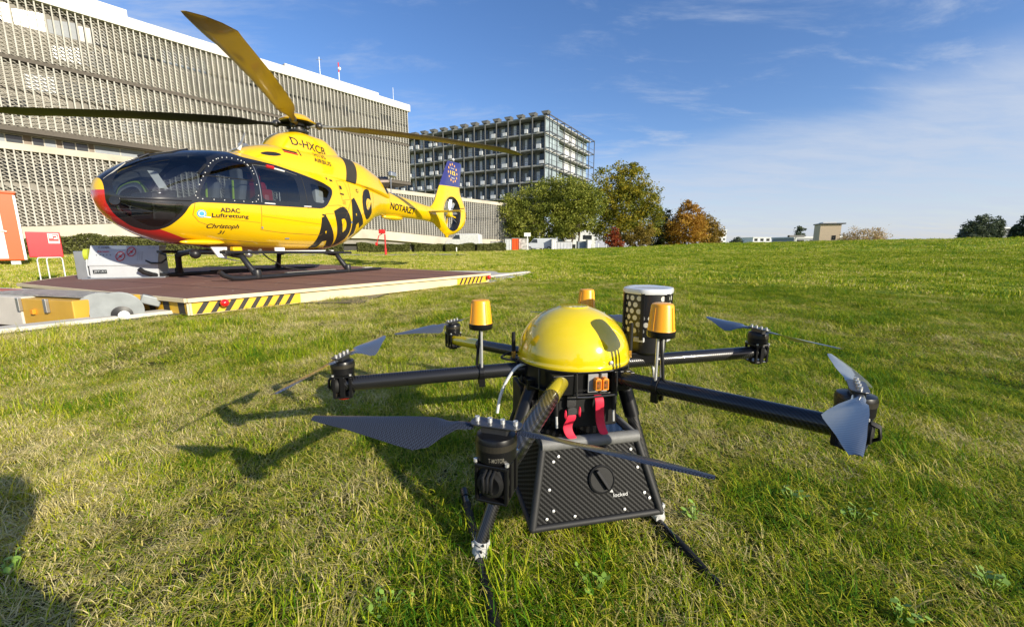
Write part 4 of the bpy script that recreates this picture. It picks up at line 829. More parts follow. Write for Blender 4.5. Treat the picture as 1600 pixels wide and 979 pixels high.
def cut(V, F, phi):
    """split triangles along phi = 0; returns V, inside faces (phi < 0), outside faces"""
    s = phi < 0; fs = s[F].sum(1); FI = list(map(tuple, F[fs == 3])); FO = list(map(tuple, F[fs == 0])); V = list(V); cache = {}; ph = list(phi)
    def cr(a, b):
        k = (min(a, b), max(a, b))
        if k not in cache: t = ph[a]/(ph[a]-ph[b]); cache[k] = len(V); V.append(V[a]*(1-t)+V[b]*t)
        return cache[k]
    for f in F[(fs == 1) | (fs == 2)]:
        f = [int(q) for q in f]; one = fs_ = s[f[0]]+0+s[f[1]]+s[f[2]]; lone = (lambda q: s[q]) if one == 1 else (lambda q: not s[q])
        while not lone(f[0]): f = f[1:]+f[:1]
        a, b, c = f; ab, ac = cr(a, b), cr(a, c); A, B = [(a, ab, ac)], [(ab, b, c), (ab, c, ac)]
        if one == 1: FI += A; FO += B
        else: FO += A; FI += B
    return np.array(V), np.array(FI, int).reshape(-1, 3), np.array(FO, int).reshape(-1, 3)
def submesh(name, V, F, m, parent=heli):
    u, inv = np.unique(F.ravel(), return_inverse=True); o = fast_mesh(name, V[u], inv.reshape(F.shape), m, parent, smooth=True); return o
us = np.concatenate([np.linspace(-3.53, -3.3, 22), np.arange(-3.285, .3, .018), np.arange(.3, 5.36, .04)])
V, F = HULL.grid(us, 200)
zone = corner([(-3.44, 1.80), (-2.75, 2.6), (-2.2, 2.6), (-1.72, 2.13), (-1.1, 2.085), (-.62, 2.0), (-.12, 1.90), (.10, 1.80), (.06, 1.66), (-.12, 1.42), (-.26, 1.345), (-1.6, 1.29), (-2.66, 1.245), (-2.76, 1.05), (-2.93, .845), (-3.06, .79), (-3.23, .845), (-3.41, 1.01), (-3.49, 1.19), (-3.49, 1.35)], .10)
def phi(P): return sdf(P, V[:, 0], V[:, 2])
V, Z, O = cut(V, F, phi(zone))
redp = np.array([(-3.7, 1.35), (-3.2, 1.35), (-3.2, .95), (-3.04, .84), (-2.7, .70), (-2.3, .585), (-1.9, .50), (-1.8, .3), (-3.8, .3)])
V, Rd, Ye = cut(V, O, phi(redp))
exh = np.array([(1.0, 5), (1.0, 5.1), (1.1, 5.1)])
submesh('fuselage', V, Ye, hy); submesh('nose_belly', V, Rd, hred)
wins = dict(
 windscreen=rnd([(-3.36, 1.27), (-2.95, 1.285), (-2.62, 1.36), (-2.44, 1.70), (-2.27, 1.99), (-2.42, 2.09), (-2.80, 2.02), (-3.14, 1.80), (-3.36, 1.55), (-3.42, 1.38)]),
 chin_window=rnd([(-3.40, 1.20), (-3.1, 1.21), (-2.78, 1.20), (-2.84, 1.03), (-2.97, .88), (-3.10, .865), (-3.28, .98), (-3.41, 1.10)]),
 door_window=corner([(-2.58, 1.33), (-2.42, 1.62), (-2.2, 1.90), (-1.98, 2.02), (-1.74, 2.0), (-1.68, 1.88), (-1.70, 1.36)], .10),
 sliding_window=corner([(-1.57, 1.385), (-1.55, 1.96), (-.80, 1.905), (-.78, 1.42)], .09),
 rear_window=corner([(-.46, 1.46), (-.48, 1.83), (-.10, 1.79), (.0, 1.72), (-.12, 1.52), (-.2, 1.46)], .07))
lens = dict(windscreen='windscreen', chin_window='chin_window')
rest = Z
for nm, P in wins.items():
    V, I, rest = cut(V, rest, phi(P))
    if nm in ('windscreen', 'chin_window'):
        V, C, I = cut(V, I, np.abs(V[:, 1])-.035); rest = np.concatenate([rest, C])
    ctry = V[I][:, :, 1].mean(1)
    submesh(nm, V, I[ctry < 0], dglass if nm in ('sliding_window', 'chin_window') else wglass); submesh(nm, V, I[ctry > 0], dglass if nm in ('sliding_window', 'chin_window') else wglass)
submesh('window_frame', V, rest, hbk)
# rivets round the pilot door window, door seams, strips
def hs(u, z, o=.004, side=-1): return Vector((u, side*(HULL.side(u, z)+o), z))
b = MB(); P = corner([(-2.64, 1.30), (-2.47, 1.63), (-2.24, 1.94), (-1.99, 2.065), (-1.71, 2.045), (-1.635, 1.9), (-1.65, 1.33)], .12, 4)
for i in range(len(P)):
    a, c = P[i], P[(i+1) % len(P)]; n = max(1, int(np.linalg.norm(c-a)/.13))
    for k in range(n): q = a+(c-a)*k/n; b.sphere(hs(q[0], q[1]), .009, 6, 4)
b.build('rivets', wht, heli, smooth=80)
def seam(pts, w=.006, m=None, name='door_seam', o=.0015):
    b = MB(); Q = []
    for a, c in zip(pts[:-1], pts[1:]):
        n = max(1, int(math.dist(a, c)/.06))
        for k in range(n): Q.append((a[0]+(c[0]-a[0])*k/n, a[1]+(c[1]-a[1])*k/n))
    Q.append(pts[-1]); b.tube([hs(u, z, o) for u, z in Q], w, 5); return b.build(name, m or mat('seam_grey', (.22, .12, .01), .6), heli)
seam([(-1.62, 1.28), (-1.63, .86), (-1.2, .82), (-.3, .80), (-.25, .84)], .0045); seam([(-2.62, 1.24), (-2.66, 1.05), (-2.58, .95), (-2.45, .90)], .0045); seam([(-2.45, 1.03), (-1.65, .98)], .003); seam([(-1.62, 1.10), (-.3, 1.02)], .003)
seam([(-.62, 1.32), (-.64, 1.98)], .006, hbk2); seam([(-1.60, 1.34), (-1.58, 2.0), (-1.1, 2.02), (-.72, 1.95)], .005, steel); seam([(.28, 1.0), (.62, 1.6), (.72, 2.2)], .0045); seam([(1.05, 1.2), (1.2, 1.9), (1.22, 2.2)], .0045); seam([(.28, 1.0), (.25, .6)], .004); seam([(-.2, 1.24), (.5, 1.32)], .004)
for P_ in ([(-.10, 1.42), (.2, 1.46), (.45, 1.42)], [(.30, 2.0), (.55, 2.02), (.6, 1.62), (.34, 1.58), (.30, 2.0)], [(-2.2, .68), (-1.62, .64), (-1.0, .62), (-.3, .60)], [(.75, .95), (1.0, 1.3), (1.35, 1.65)], [(1.5, 1.35), (1.62, 1.8), (1.66, 2.1)], [(2.55, 1.55), (2.55, 1.95)], [(3.9, 1.5), (3.9, 1.9)], [(4.5, 1.5), (4.5, 1.85)], [(-1.0, 2.12), (-.2, 2.16), (.6, 2.2)]): seam(P_, .0035)
b = MB()
for P_ in ([(-2.60, 1.2), (-2.5, 1.2)], [(.32, 1.02), (.66, 1.62)], [(1.08, 1.25), (1.22, 1.9)], [(1.54, 1.38), (1.66, 1.8)], [(-1.58, .84), (-.3, .775)], [(2.6, 1.6), (2.6, 1.95)]):
    n = max(2, int(math.dist(*P_)/.07))
    for k in range(n+1): b.sphere(hs(P_[0][0]+(P_[1][0]-P_[0][0])*k/n, P_[0][1]+(P_[1][1]-P_[0][1])*k/n, .001), .005, 5, 3)
b.build('skin_rivets', mat('rivet_yellow', (.45, .28, .02), .4), heli)
for u_, z_, w_, h_ in ((-1.1, .72, .09, .03), (-.25, 1.5, .05, .03), (.58, 1.12, .05, .05), (1.3, 1.5, .04, .04), (-1.62, .9, .03, .04)): MB().bar(hs(u_, z_, .003), hs(u_+w_, z_, .003), .004, h_).build('latch', steel, heli)
seam([(-1.55, 1.33), (-1.35, 1.335)], .012, wht, 'handle', .01); seam([(-.72, 1.35), (-.55, 1.36)], .011, wht, 'handle', .01); seam([(-2.5, 1.70), (-2.35, 1.86)], .02, hbk2, 'handle', .015)
seam([(-1.32, 2.02), (-1.18, 2.015)], .028, red, 'hinge_cover', .01); seam([(-1.18, 2.0), (-.98, 1.98)], .014, wht, 'hinge_cover', .01)
seam([(-1.66, 1.70), (-2.40, 1.68)], .007, hbk2, 'window_bar', .002)
seam([(-3.40, 1.24), (-3.0, 1.245), (-2.66, 1.26)], .009, hbk2, 'window_bar', .002)
MB().lathe([(.0, 0), (.07, .0), (.06, .03), (0, .035)], hs(-3.42, 1.20, -.01), 16, (-.6, -.75, .1)).build('nose_light', mat('nose_light_black', (.01, .01, .01), .1, coat=.5), heli, smooth=40)
# cabin lining and interior
us2 = np.arange(-3.3, .35, .06); V2, F2 = HULL.grid(us2, 80); c2 = HULL.f(us2); mid_ = (c2[:, 0]+c2[:, 1])/2
keep = V2[:, 2] < 1.16; kf = keep[F2].all(1); V2[:, 1] *= .955; V2[:, 2] = 1.2+(V2[:, 2]-1.2)*.955
roof_ = (V2[:, 2] > 2.06) & (V2[:, 0] > -2.2); kf2 = roof_[F2].all(1); chin_ = (V2[F2][:, :, 0].mean(1) < -2.72) & kf
fl = fast_mesh('cabin_floor', V2, F2[(kf & ~chin_) | kf2], lining, heli, smooth=True)
MB().box((.12, 0, 1.4), (.04, 1.2, 1.15)).build('rear_bulkhead', mat('bulkhead', (.45, .46, .47), .7), heli)
MB().box((-1.15, 0, .80), (2.2, .95, .05)).build('floor_panel', lining, heli)
b = MB(); b.loft([[Vector((-3.02, y, .95+0*y)) for y in (-.30, .30)]+[Vector((-2.98, .28, 1.38)), Vector((-2.98, -.28, 1.38))], [Vector((-2.72, y, .95)) for y in (-.34, .34)]+[Vector((-2.66, .36, 1.44)), Vector((-2.66, -.36, 1.44))]]); b.build('instrument_panel', mat('instrument_black', (.012, .013, .015), .5), heli, bevel=.03)
MB().box((-2.35, 0, 1.0), (.7, .24, .4)).build('console', hbk2, heli, bevel=.03); MB().box((-2.15, 0, 2.02), (.5, .5, .10)).build('overhead_panel', hbk2, heli, bevel=.02)
seatm = mat('seat_grey', (.16, .17, .19), .85)
def seat(x, y, m, f=1):
    e = MB().box((x, y, 1.02), (.48, .46, .14)).build('seat', m, heli, bevel=.05, seg=3); MB().box((x+.27*f, y, 1.40), (.13, .46, .70), rot=Matrix.Rotation(R(12*f), 3, 'Y')).build('backrest', m, e, bevel=.05, seg=3); MB().box((x+.34*f, y, 1.82), (.10, .26, .2)).build('headrest', m, e, bevel=.04, seg=3)
    MB().tube([(x+.15*f, y-.12, 1.1), (x+.2*f, y-.1, 1.7)], .018, 6).build('belt', mat('lime_belt', (.35, .55, .02), .6) if m is seatm else steel, e); MB().box((x, y, .88), (.4, .36, .2)).build('seat_base', hbk2, e)
for y in (-.36, .36): seat(-2.05, y, seatm)
seat(-.55, .35, seatm, -1); seat(-1.0, -.3, mat('seat_red', (.55, .02, .03), .6), -1)
MB().box((-1.38, -.58, 1.46), (.28, .14, .30)).build('medical_bag', red, heli, bevel=.04, seg=3); MB().box((-1.38, -.58, 1.42), (.1, .16, .18)).build('medical_bag', mat('bag_pink', (.8, .25, .25), .6), heli, bevel=.03)
MB().box((-1.0, -.1, 1.25), (1.3, .5, .12)).build('stretcher', hbk2, heli, bevel=.03); b = MB(); b.tube([(-1.3, -.5, 1.35), (-1.3, -.5, 1.6), (-1.0, -.5, 1.6), (-1.0, -.5, 1.35)], .014, 6); b.build('equipment_rack', steel, heli)
MB().box((-.12, -.5, 1.62), (.2, .2, .36)).build('equipment_case', wht, heli, bevel=.02)
MB().add([hs(-2.98, 1.42, -.06), hs(-2.88, 1.42, -.06), hs(-2.92, 1.68, -.10), hs(-3.01, 1.68, -.10)], [(0, 1, 2, 3)]).build('paper_sheet', wht, heli)
for s_ in range(4): pass
# engine cowling and mast fairing
Vc, Fc = COWL.grid(np.arange(-1.75, 2.62, .03), 120); gp_ = corner([(.62, 2.02), (.78, 2.8), (1.16, 2.8), (.98, 2.12), (.90, 1.90)], .03)
Vc, G1, Y1 = cut(Vc, Fc, sdf(gp_, Vc[:, 0], Vc[:, 2])); ex = rnd([(2.04, 2.42), (2.22, 2.42), (2.42, 2.2), (2.46, 2.03), (2.36, 1.98), (2.18, 2.14)]); Vc, E1, Y1 = cut(Vc, Y1, sdf(ex, Vc[:, 0], Vc[:, 2]))
inl = rnd([(-1.26, 2.27), (-1.15, 2.325), (-.98, 2.345), (-.88, 2.32), (-.98, 2.275), (-1.13, 2.255)]); Vc, I1, Y1 = cut(Vc, Y1, sdf(inl, Vc[:, 0], Vc[:, 2]))
submesh('engine_cowling', Vc, Y1, hy); submesh('air_grille', Vc, G1, mat('grille_dark', (.03, .026, .02), .8)); submesh('exhaust_opening', Vc, E1, hbk2); submesh('air_inlet', Vc, I1, hbk2)
for s_ in (-1, 1): MB().lathe([(.10, 0), (.15, .02), (.15, .28), (.13, .28), (.12, .03)], (2.12, s_*.24, 2.24), 24, (.86, s_*.42, .12), cap=False).build('exhaust_pipe', mat('burnt_steel', (.16, .13, .11), .35, .9), heli, smooth=50)
Vf, Ff = FAIR.grid(np.arange(-.80, 1.1, .03), 120); submesh('mast_fairing', Vf, Ff, hy)
def cs(L_, u, z, o=.004): return Vector((u, -(L_.side(u, z)+o), z))
# lettering on the port side
def hull_text(name, txt, u0, z0, w, h, L_=HULL, slope=0., m=None, off=.012, shear=0, curve=0, grid=(24, 3)):
    return decal(name, txt, lambda x, y: cs(L_, u0+x*w-0*y, z0+y*h+slope*x*w+curve*x*(1-x)), m or letb, heli, off, grid, shear)
hull_text('lettering', 'D-HXCB', -.52, 2.60, .80, .16, FAIR, -.08); hull_text('lettering', 'H135', -.10, 2.44, .27, .085, COWL, -.07); hull_text('lettering', 'AIRBUS', -.17, 2.32, .42, .09, COWL, -.07, off=.02)
hull_text('lettering', 'ADAC', -2.30, 1.115, .30, .075, slope=.02, off=.03); hull_text('lettering', 'Luftrettung', -2.42, 1.01, .56, .085, slope=.02, off=.025); hull_text('lettering', 'Christoph', -2.475, .83, .47, .095, slope=.02, off=.025, shear=.25); hull_text('lettering', '31', -2.29, .765, .09, .055, slope=.02, off=.03, shear=.25)
hull_text('lettering', 'NOTARZT', 2.58, 1.60, 1.22, .185, slope=-.05, off=.03)
Bc = interp([(0, -.40, .50), (.26, .20, .57), (.5, .66, .80), (.75, 1.10, 1.10), (1, 1.47, 1.33)]); Tc = interp([(0, -.52, 1.06), (.25, .0, 1.30), (.5, .48, 1.54), (.75, .97, 1.80), (1, 1.48, 2.03)])
def seg_letter(ch, s0, s1):
    VV, FF, a = text_mesh(ch, .095, (14, 14))
    def fn(x, y):
        s = s0+(s1-s0)*x; p = Bc(s)*(1-y)+Tc(s)*y
        if p[0] > 1.26 or p[1] > 1.85:
            d = max(HULL.side(p[0], p[1]), COWL.side(p[0], p[1]) if p[1] > 1.96 else 0)
        else: d = HULL.side(p[0], p[1])
        return Vector((p[0], -(d+.005), p[1]))
    return raw('big_letter', [fn(x, y) for x, y, _ in VV], FF, letb, heli)
for ch, s0, s1 in (('A', 0, .27), ('D', .275, .50), ('A', .475, .75), ('C', .765, 1.0)): seg_letter(ch, s0, s1)
# flag, badge
def patch(name, P, m, L_=HULL, o=.004, k=6):
    (a, b_), (c, d) = P; VV = []; 
    for i in range(k+1):
        for j in range(k+1): VV.append(cs(L_, a+(c-a)*i/k, b_+(d-b_)*j/k-.04*(a+(c-a)*i/k-a), o))
    return raw(name, VV, [(i*(k+1)+j, (i+1)*(k+1)+j, (i+1)*(k+1)+j+1, i*(k+1)+j+1) for i in range(k) for j in range(k)], m, heli)
patch('flag', ((-.80, 2.385), (-.52, 2.415)), hred, COWL); patch('flag', ((-.80, 2.42), (-.52, 2.455)), letb, COWL); patch('flag', ((-.80, 2.352), (-.52, 2.38)), mat('flag_gold', (.8, .5, .02), .5), COWL)
def disc(name, u, z, r, m, o=.004, n=20, L_=HULL): return raw(name, [cs(L_, u, z, o)]+[cs(L_, u+r*math.cos(2*math.pi*i/n), z+r*math.sin(2*math.pi*i/n), o) for i in range(n)], [(0, i+1, (i+1) % n+1) for i in range(n)], m, heli)
disc('round_badge', -2.55, 1.075, .062, mat('badge_blue', (.08, .35, .55), .4)); disc('round_badge', -2.55, 1.075, .045, wht, .006); disc('round_badge', -2.55, 1.075, .034, mat('badge_blue', (.08, .35, .55), .4), .008); patch('round_badge', ((-2.52, 1.02), (-2.43, 1.035)), wht, o=.008)
disc('round_badge', .93, 1.86, .045, letb); disc('round_badge', .93, 1.86, .025, hy, .007)
for (a, c, d) in ((.30, .42, 1.70), ): patch('vent_slot', ((a, d), (c, d+.035)), letb)
for k_ in range(3): patch('vent_slot', ((.34, 1.50+k_*.03), (.44, 1.508+k_*.03)), letb)
patch('vent_slot', ((.33, 1.82), (.40, 1.90)), letb); patch('vent_slot', ((-.28, 1.20), (-.18, 1.235)), letb); patch('vent_slot', ((.02, 1.98), (.05, 2.03)), letb); patch('vent_slot', ((.10, 1.96), (.18, 2.0)), letb)
MB().tube([cs(COWL, -.46, 2.38, .002), cs(COWL, -.44, 2.50, .002)], .014, 8).build('step_recess', letb, heli)
# roof antennas and windscreen wiper
MB().tube([(-1.5, -.2, 2.3), (-1.38, -.25, 2.62)], [.03, .008], 6).build('antenna', wht, heli); MB().sphere((-1.25, 0, 2.44), .09, 10, 6, (1.4, .4, .6)).build('beacon_light', wht, heli, smooth=80)
MB().tube([(-3.0, -.1, 1.90), (-2.6, -.22, 2.03), (-2.3, -.1, 2.15)], .016, 6).build('wiper', hbk2, heli)
MB().tube([(-3.45, -.12, 1.50), (-3.2, -.18, 1.76), (-2.9, -.2, 1.95)], .012, 6).build('wiper', hbk2, heli)
# fin and shrouded tail rotor
FC = (6.22, 1.74)
finp = [(4.55, 1.92), (5.05, 1.90), (5.28, 2.12), (5.62, 2.72), (6.14, 3.52), (6.22, 3.60), (7.10, 3.66), (7.20, 3.60), (7.08, 3.05), (6.98, 2.60), (7.06, 2.40), (7.24, 2.15), (7.36, 1.84), (7.33, 1.55), (7.15, 1.28), (6.85, 1.12), (6.45, 1.02), (6.05, .96), (5.95, .955), (5.75, 1.05), (5.45, 1.22), (5.15, 1.38), (4.55, 1.42)]
hn = 64; hole = [(FC[0]+.60*math.cos(2*math.pi*i/hn), FC[1]+.60*math.sin(2*math.pi*i/hn)) for i in range(hn)]
def fin_mesh():
    bm = bmesh.new(); O = corner([(x, z) for x, z in finp], .12, 4)
    dense = []
    for i in range(len(O)):
        a, b_ = O[i], O[(i+1) % len(O)]; n = max(1, int(np.linalg.norm(b_-a)/.12)); dense += [a+(b_-a)*k_/n for k_ in range(n)]
    from mathutils.geometry import delaunay_2d_cdt
    pts = [Vector((float(p[0]), float(p[1]))) for p in dense]; no = len(pts); pts += [Vector(p) for p in hole]
    inner = [Vector((FC[0]+.68*math.cos(2*math.pi*i/hn), FC[1]+.68*math.sin(2*math.pi*i/hn))) for i in range(hn)]; pts += inner
    gx = [Vector((x, z)) for x in np.arange(4.6, 7.5, .1) for z in np.arange(.95, 3.7, .1) if math.dist((x, z), FC) > .74 and sdf(np.array([p[:] for p in pts[:no]]), np.array([x]), np.array([z]))[0] < -.05]
    pts += gx; ed = [(i, (i+1) % no) for i in range(no)]+[(no+i, no+(i+1) % hn) for i in range(hn)]
    vo, eo, fo, *_ = delaunay_2d_cdt(pts, ed, [], 0, 1e-5); P = np.array([v[:] for v in vo]); OP = np.array([p[:] for p in pts[:no]])
    fo = [f for f in fo if sdf(OP, np.array([P[f].mean(0)[0]]), np.array([P[f].mean(0)[1]]))[0] < 0 and math.dist(P[f].mean(0), FC) > .595]
    d = -sdf(OP, P[:, 0], P[:, 1]); dh = np.hypot(P[:, 0]-FC[0], P[:, 1]-FC[1])-.60; base = np.interp(P[:, 1], [.9, 1.3, 2.2, 2.7, 3.7], [.12, .17, .16, .085, .05])
    half = base*np.sqrt(np.clip(d/.16, 0, 1))*np.where(dh < .09, .86+.14*np.clip(dh/.09, 0, 1), 1)+.004
    return P, fo, half
P, fo, half = fin_mesh()
n = len(P); VV = np.concatenate([np.c_[P[:, 0], -half, P[:, 1]], np.c_[P[:, 0], half, P[:, 1]]]); FF = np.array([tuple(f) for f in fo]+[tuple(q+n for q in f[::-1]) for f in fo])
navp = np.array([(4, 2.62), (5.4, 2.66), (7.6, 2.80), (7.6, 4.2), (4, 4.2)]); VV, NA, YE = cut(VV, FF, sdf(navp, VV[:, 0], VV[:, 2])); submesh('tail_fin', VV, YE, hy); submesh('fin_tip', VV, NA, navy)
b = MB(); rings = []
for r_, y_ in ((.605, -.15), (.58, -.13), (.575, 0), (.575, .16), (.60, .2)): rings.append([Vector((FC[0]+r_*math.cos(2*math.pi*i/hn), y_, FC[1]+r_*math.sin(2*math.pi*i/hn))) for i in range(hn)])
b.loft(rings, False); b.build('duct', hbk2, heli, smooth=60)
rot = MB().lathe([(.0, -.10), (.10, -.09), (.13, -.03), (.13, .1), (0, .12)], (FC[0], 0, FC[1]), 20, (0, 1, 0)).build('tail_rotor_hub', hy, heli, smooth=40)
for k_ in range(10):
    a = k_*.628+.15+.12*math.sin(k_*2.1); ca, sa = math.cos(a), math.sin(a); T_ = lambda r_, c_, y_: Vector((FC[0]+ca*r_-sa*c_, y_, FC[1]+sa*r_+ca*c_))
    MB().loft([[T_(r_, -.045, -.035), T_(r_, 0, -.012), T_(r_, .045, .03), T_(r_, 0, .0)] for r_ in (.13, .35, .555)]).build('tail_rotor_blade', steel, rot)
for a in (-.15, 3.0, 4.5): MB().bar((FC[0], .08, FC[1]), (FC[0]+.58*math.cos(a), .08, FC[1]+.58*math.sin(a)), .05, .05).build('stator_strut', hy, rot)
finside = interp([(2.0, .13), (2.7, .085), (3.7, .05)])
fw_ = lambda x, z: Vector((x, -.112-.0*z, z))
def fin_pt(x, z): 
    i = np.argmin(np.hypot(P[:, 0]-x, P[:, 1]-z)); return Vector((x, -(float(np.interp(z, [2.5, 2.7, 3.7], [.10, .085, .05]))+.009), z))
starm = mat('star_yellow', (.80, .60, .05), .5); b = MB(); sc_ = (6.42, 3.20)
for k_ in range(12):
    a = k_*math.pi/6; c = (sc_[0]+.30*math.cos(a), sc_[1]+.30*math.sin(a)); pts = [(c[0]+(.058 if j % 2 == 0 else .024)*math.sin(j*math.pi/5), c[1]+(.058 if j % 2 == 0 else .024)*math.cos(j*math.pi/5)) for j in range(10)]
    b.prism(pts, lambda p: fin_pt(*p), lambda p: fin_pt(*p)+Vector((0, .004, 0)))
b.build('star_circle', mat('star_orange', (.80, .42, .12), .5), heli)
decal('lettering', '112', lambda x, y: fin_pt(sc_[0]-.17+x*.34, sc_[1]-.07+y*.14), starm, heli, .04, None); decal('lettering', 'Europa', lambda x, y: fin_pt(sc_[0]-.12+x*.24, sc_[1]+.13+y*.05), wht, heli, .01, None); decal('lettering', 'Notruf', lambda x, y: fin_pt(sc_[0]-.12+x*.24, sc_[1]-.20+y*.05), wht, heli, .01, None)
# horizontal stabiliser
for s_ in (-1, 1):
    rings = []
    for y_, c_, x_ in ((.12, .50, 4.55), (.7, .46, 4.62), (1.22, .40, 4.70), (1.30, .30, 4.76)):
        rings.append([Vector((x_+c_*t, s_*y_, 1.70+h_*c_*.10)) for t, h_ in ((0, 0), (.12, .5), (.4, .8), (.75, .5), (1, 0), (.75, -.35), (.4, -.5), (.12, -.4))])
    MB().loft(rings).build('stabiliser', hy, heli, smooth=50)
MB().tube([(4.6, -1.0, 1.76), (5.0, -1.28, 1.78)], .012, 5).build('stabiliser_strip', hbk2, heli)
MB().tube([(6.0, 0, .97), (6.0, 0, .90)], [.08, .05], 10).build('tail_bumper', hy, heli)
MB().sphere((6.6, 0, 3.70), .05, 8, 6).build('tail_light', wht, heli, smooth=80)
MB().tube([(3.0, 0, 2.08), (3.02, 0, 2.5), (3.15, .0, 2.62)], .014, 6).build('antenna', steel, heli); MB().box((3.1, 0, 2.62), (.25, .12, .14)).build('antenna_head', steel, heli, bevel=.03)
MB().sphere((3.0, 0, 1.40), .3, 14, 8, (1.6, .45, .25)).build('boom_fairing', hy, heli, smooth=80)
# skids
sk = hbk2
for s_ in (-1, 1):
    e = MB().tube([(-2.64, s_*1.08, .17), (-2.58, s_*1.08, .11), (-2.45, s_*1.08, .055), (-2.3, s_*1.08, .042), (1.10, s_*1.08, .042)], [.038, .042, .042, .042, .03], 14).build('skid_tube', sk, heli, smooth=60)
    MB().box((-.9, s_*1.08, .088), (1.15, .07, .012)).build('skid_pad', mat('pad_grey', (.20, .20, .19), .7), e); MB().box((.65, s_*1.08, .088), (.25, .07, .012)).build('skid_pad', mat('pad_light', (.5, .5, .48), .7), e)
    MB().bar((-2.42, s_*.86, .47), (.34, s_*.86, .43), .16, .05).build('foot_board', sk, heli, bevel=.012)
    for u in (-2.02, .05):
        MB().tube([(u-.14 if u < -1 else u-.14, s_*.70, .43), (u-.1, s_*.88, .40), (u-.06, s_*.96, .25), (u, s_*1.08, .06)], [.05, .05, .048, .055], 12).build('skid_leg', sk, heli, smooth=60); MB().lathe([(.06, 0), (.065, .04), (.065, .12), (.055, .14)], (u, s_*1.08, .03), 14, (-.05, 0, 1)).build('leg_clamp', sk, heli, smooth=40)
for u in (-2.16, -.09): MB().tube([(u, -.75, .43), (u, -.4, .47), (u, .4, .47), (u, .75, .43)], .05, 12).build('cross_tube', sk, heli, smooth=60)
MB().tube([(-.9, -.95, .1), (-1.2, -.75, .16), (-1.5, -.7, .34), (-1.55, -.6, .45)], .012, 6).build('cable', hbk2, heli)
# belly details
MB().sphere((-2.42, -.42, .63), .24, 16, 8, (1.5, .30, .20)).build('belly_fairing', hy, heli, smooth=80)
MB().loft([[Vector((x_, y_, z_)) for x_, y_, z_ in ((-2.36, -.50, .55), (-2.10, -.50, .55), (-2.10, -.46, .55), (-2.36, -.46, .55))], [Vector(v_) for v_ in ((-2.26, -.5, .38), (-2.12, -.5, .36), (-2.12, -.46, .36), (-2.26, -.46, .38))], [Vector(v_) for v_ in ((-1.98, -.5, .31), (-1.80, -.5, .285), (-1.80, -.46, .285), (-1.98, -.46, .31))]]).build('belly_antenna', wht, heli, bevel=.01)
MB().box((-1.95, -.5, .50), (.16, .10, .11)).build('belly_hook', hy, heli, bevel=.015); MB().sphere((-2.5, -.3, .44), .08, 12, 8).build('search_light', hbk2, heli, smooth=80); MB().tube([(-1.75, -.5, .48), (-1.6, -.55, .44), (-1.5, -.5, .50)], .03, 8).build('belly_pipe', steel, heli); MB().sphere((-1.7, -.45, .42), .06, 10, 8).build('belly_lamp', steel, heli, smooth=80)
MB().box((-1.2, -.62, .50), (.2, .04, .09)).build('belly_step', wht, heli, bevel=.01); MB().box((-.5, -.55, .475), (1.2, .2, .02)).build('belly_plate', wht, heli)
# rotor
HZ = 3.07
hub = MB().lathe([(.10, -.12), (.11, .02), (.17, .04), (.17, .12), (.08, .14)], (0, 0, HZ), 20).build('rotor_mast', mat('hub_metal', (.10, .095, .09), .35, .7), heli, smooth=40)
MB().lathe([(.0, .30), (.10, .295), (.24, .235), (.36, .13), (.34, .11), (.22, .16), (.0, .18)], (0, 0, HZ), 32).build('rotor_cap', hy, heli, smooth=60); MB().lathe([(.33, .10), (.20, .15), (.0, .17), (.0, .10)], (0, 0, HZ-.004), 32).build('cap_underside', hbk2, heli, smooth=60)
for k_ in range(4):
    a = k_*math.pi/2+.4; MB().tube([(.14*math.cos(a), .14*math.sin(a), HZ-.14), (.17*math.cos(a), .17*math.sin(a), HZ+.05)], .013, 6).build('pitch_link', steel, hub); MB().sphere((.2*math.cos(a), .2*math.sin(a), HZ+.02), .05, 8, 6).build('joint', hbk2, hub, smooth=80)
MB().lathe([(.19, -.1), (.2, -.07), (.2, -.05), (.1, -.04)], (0, 0, HZ), 24).build('swash_plate', hbk2, hub, smooth=40)
def blade(ang, droop, mt, mr, pitch, sw_=1):
    """one rotor blade as a lofted aerofoil with a wider swept parabolic tip"""
    e_ = None; ca, sa = math.cos(ang), math.sin(ang); rings_r, rings_t = [], []
    def ring(r_, ch, th, sw, pt):
        z0 = HZ+.06+.08*(r_/5)-droop*(r_/5.1)**2.0; o = []
        for t, h_ in ((-.5, 0), (-.42, .35), (-.2, .5), (.1, .42), (.5, .0), (.1, -.3), (-.2, -.4), (-.42, -.3)):
            c_ = t*ch; y_ = h_*th; cy = c_*math.cos(pt)-y_*math.sin(pt)+sw; z_ = c_*math.sin(pt)+y_*math.cos(pt); o.append(Vector((ca*r_-sa*cy, sa*r_+ca*cy, z0+z_)))
        return o
    root = [(.10, .07, .09, 0), (.45, .075, .08, 0), (.75, .13, .055, 0), (1.0, .25, .045, 0), (1.25, .32, .05, 0)]; out_ = [(1.25, .32, .05, 0), (2.0, .32, .046, 0), (3.0, .32, .042, 0), (4.2, .32, .036, 0), (4.45, .34, .032, -.005), (4.62, .35, .03, .0), (4.85, .27, .024, sw_*.04), (5.02, .17, .016, sw_*.09), (5.12, .05, .008, sw_*.145)]
    b1 = MB(); b1.loft([ring(r_, c, t, s, pitch*min(1, r_)) for r_, c, t, s in root]); o = b1.build('rotor_blade', mr, heli, smooth=50)
    b2 = MB(); b2.loft([ring(r_, c, t, s, pitch*(1-.5*(r_/5.1))) for r_, c, t, s in out_]); b2.build('blade_skin', mt, o, smooth=50); MB().sphere(ring(.42, .1, .1, 0, 0)[2]-Vector((0, 0, .04)), .075, 10, 8).build('damper', mat('hub_metal', (.1, .1, .1), .4), o, smooth=80); return o
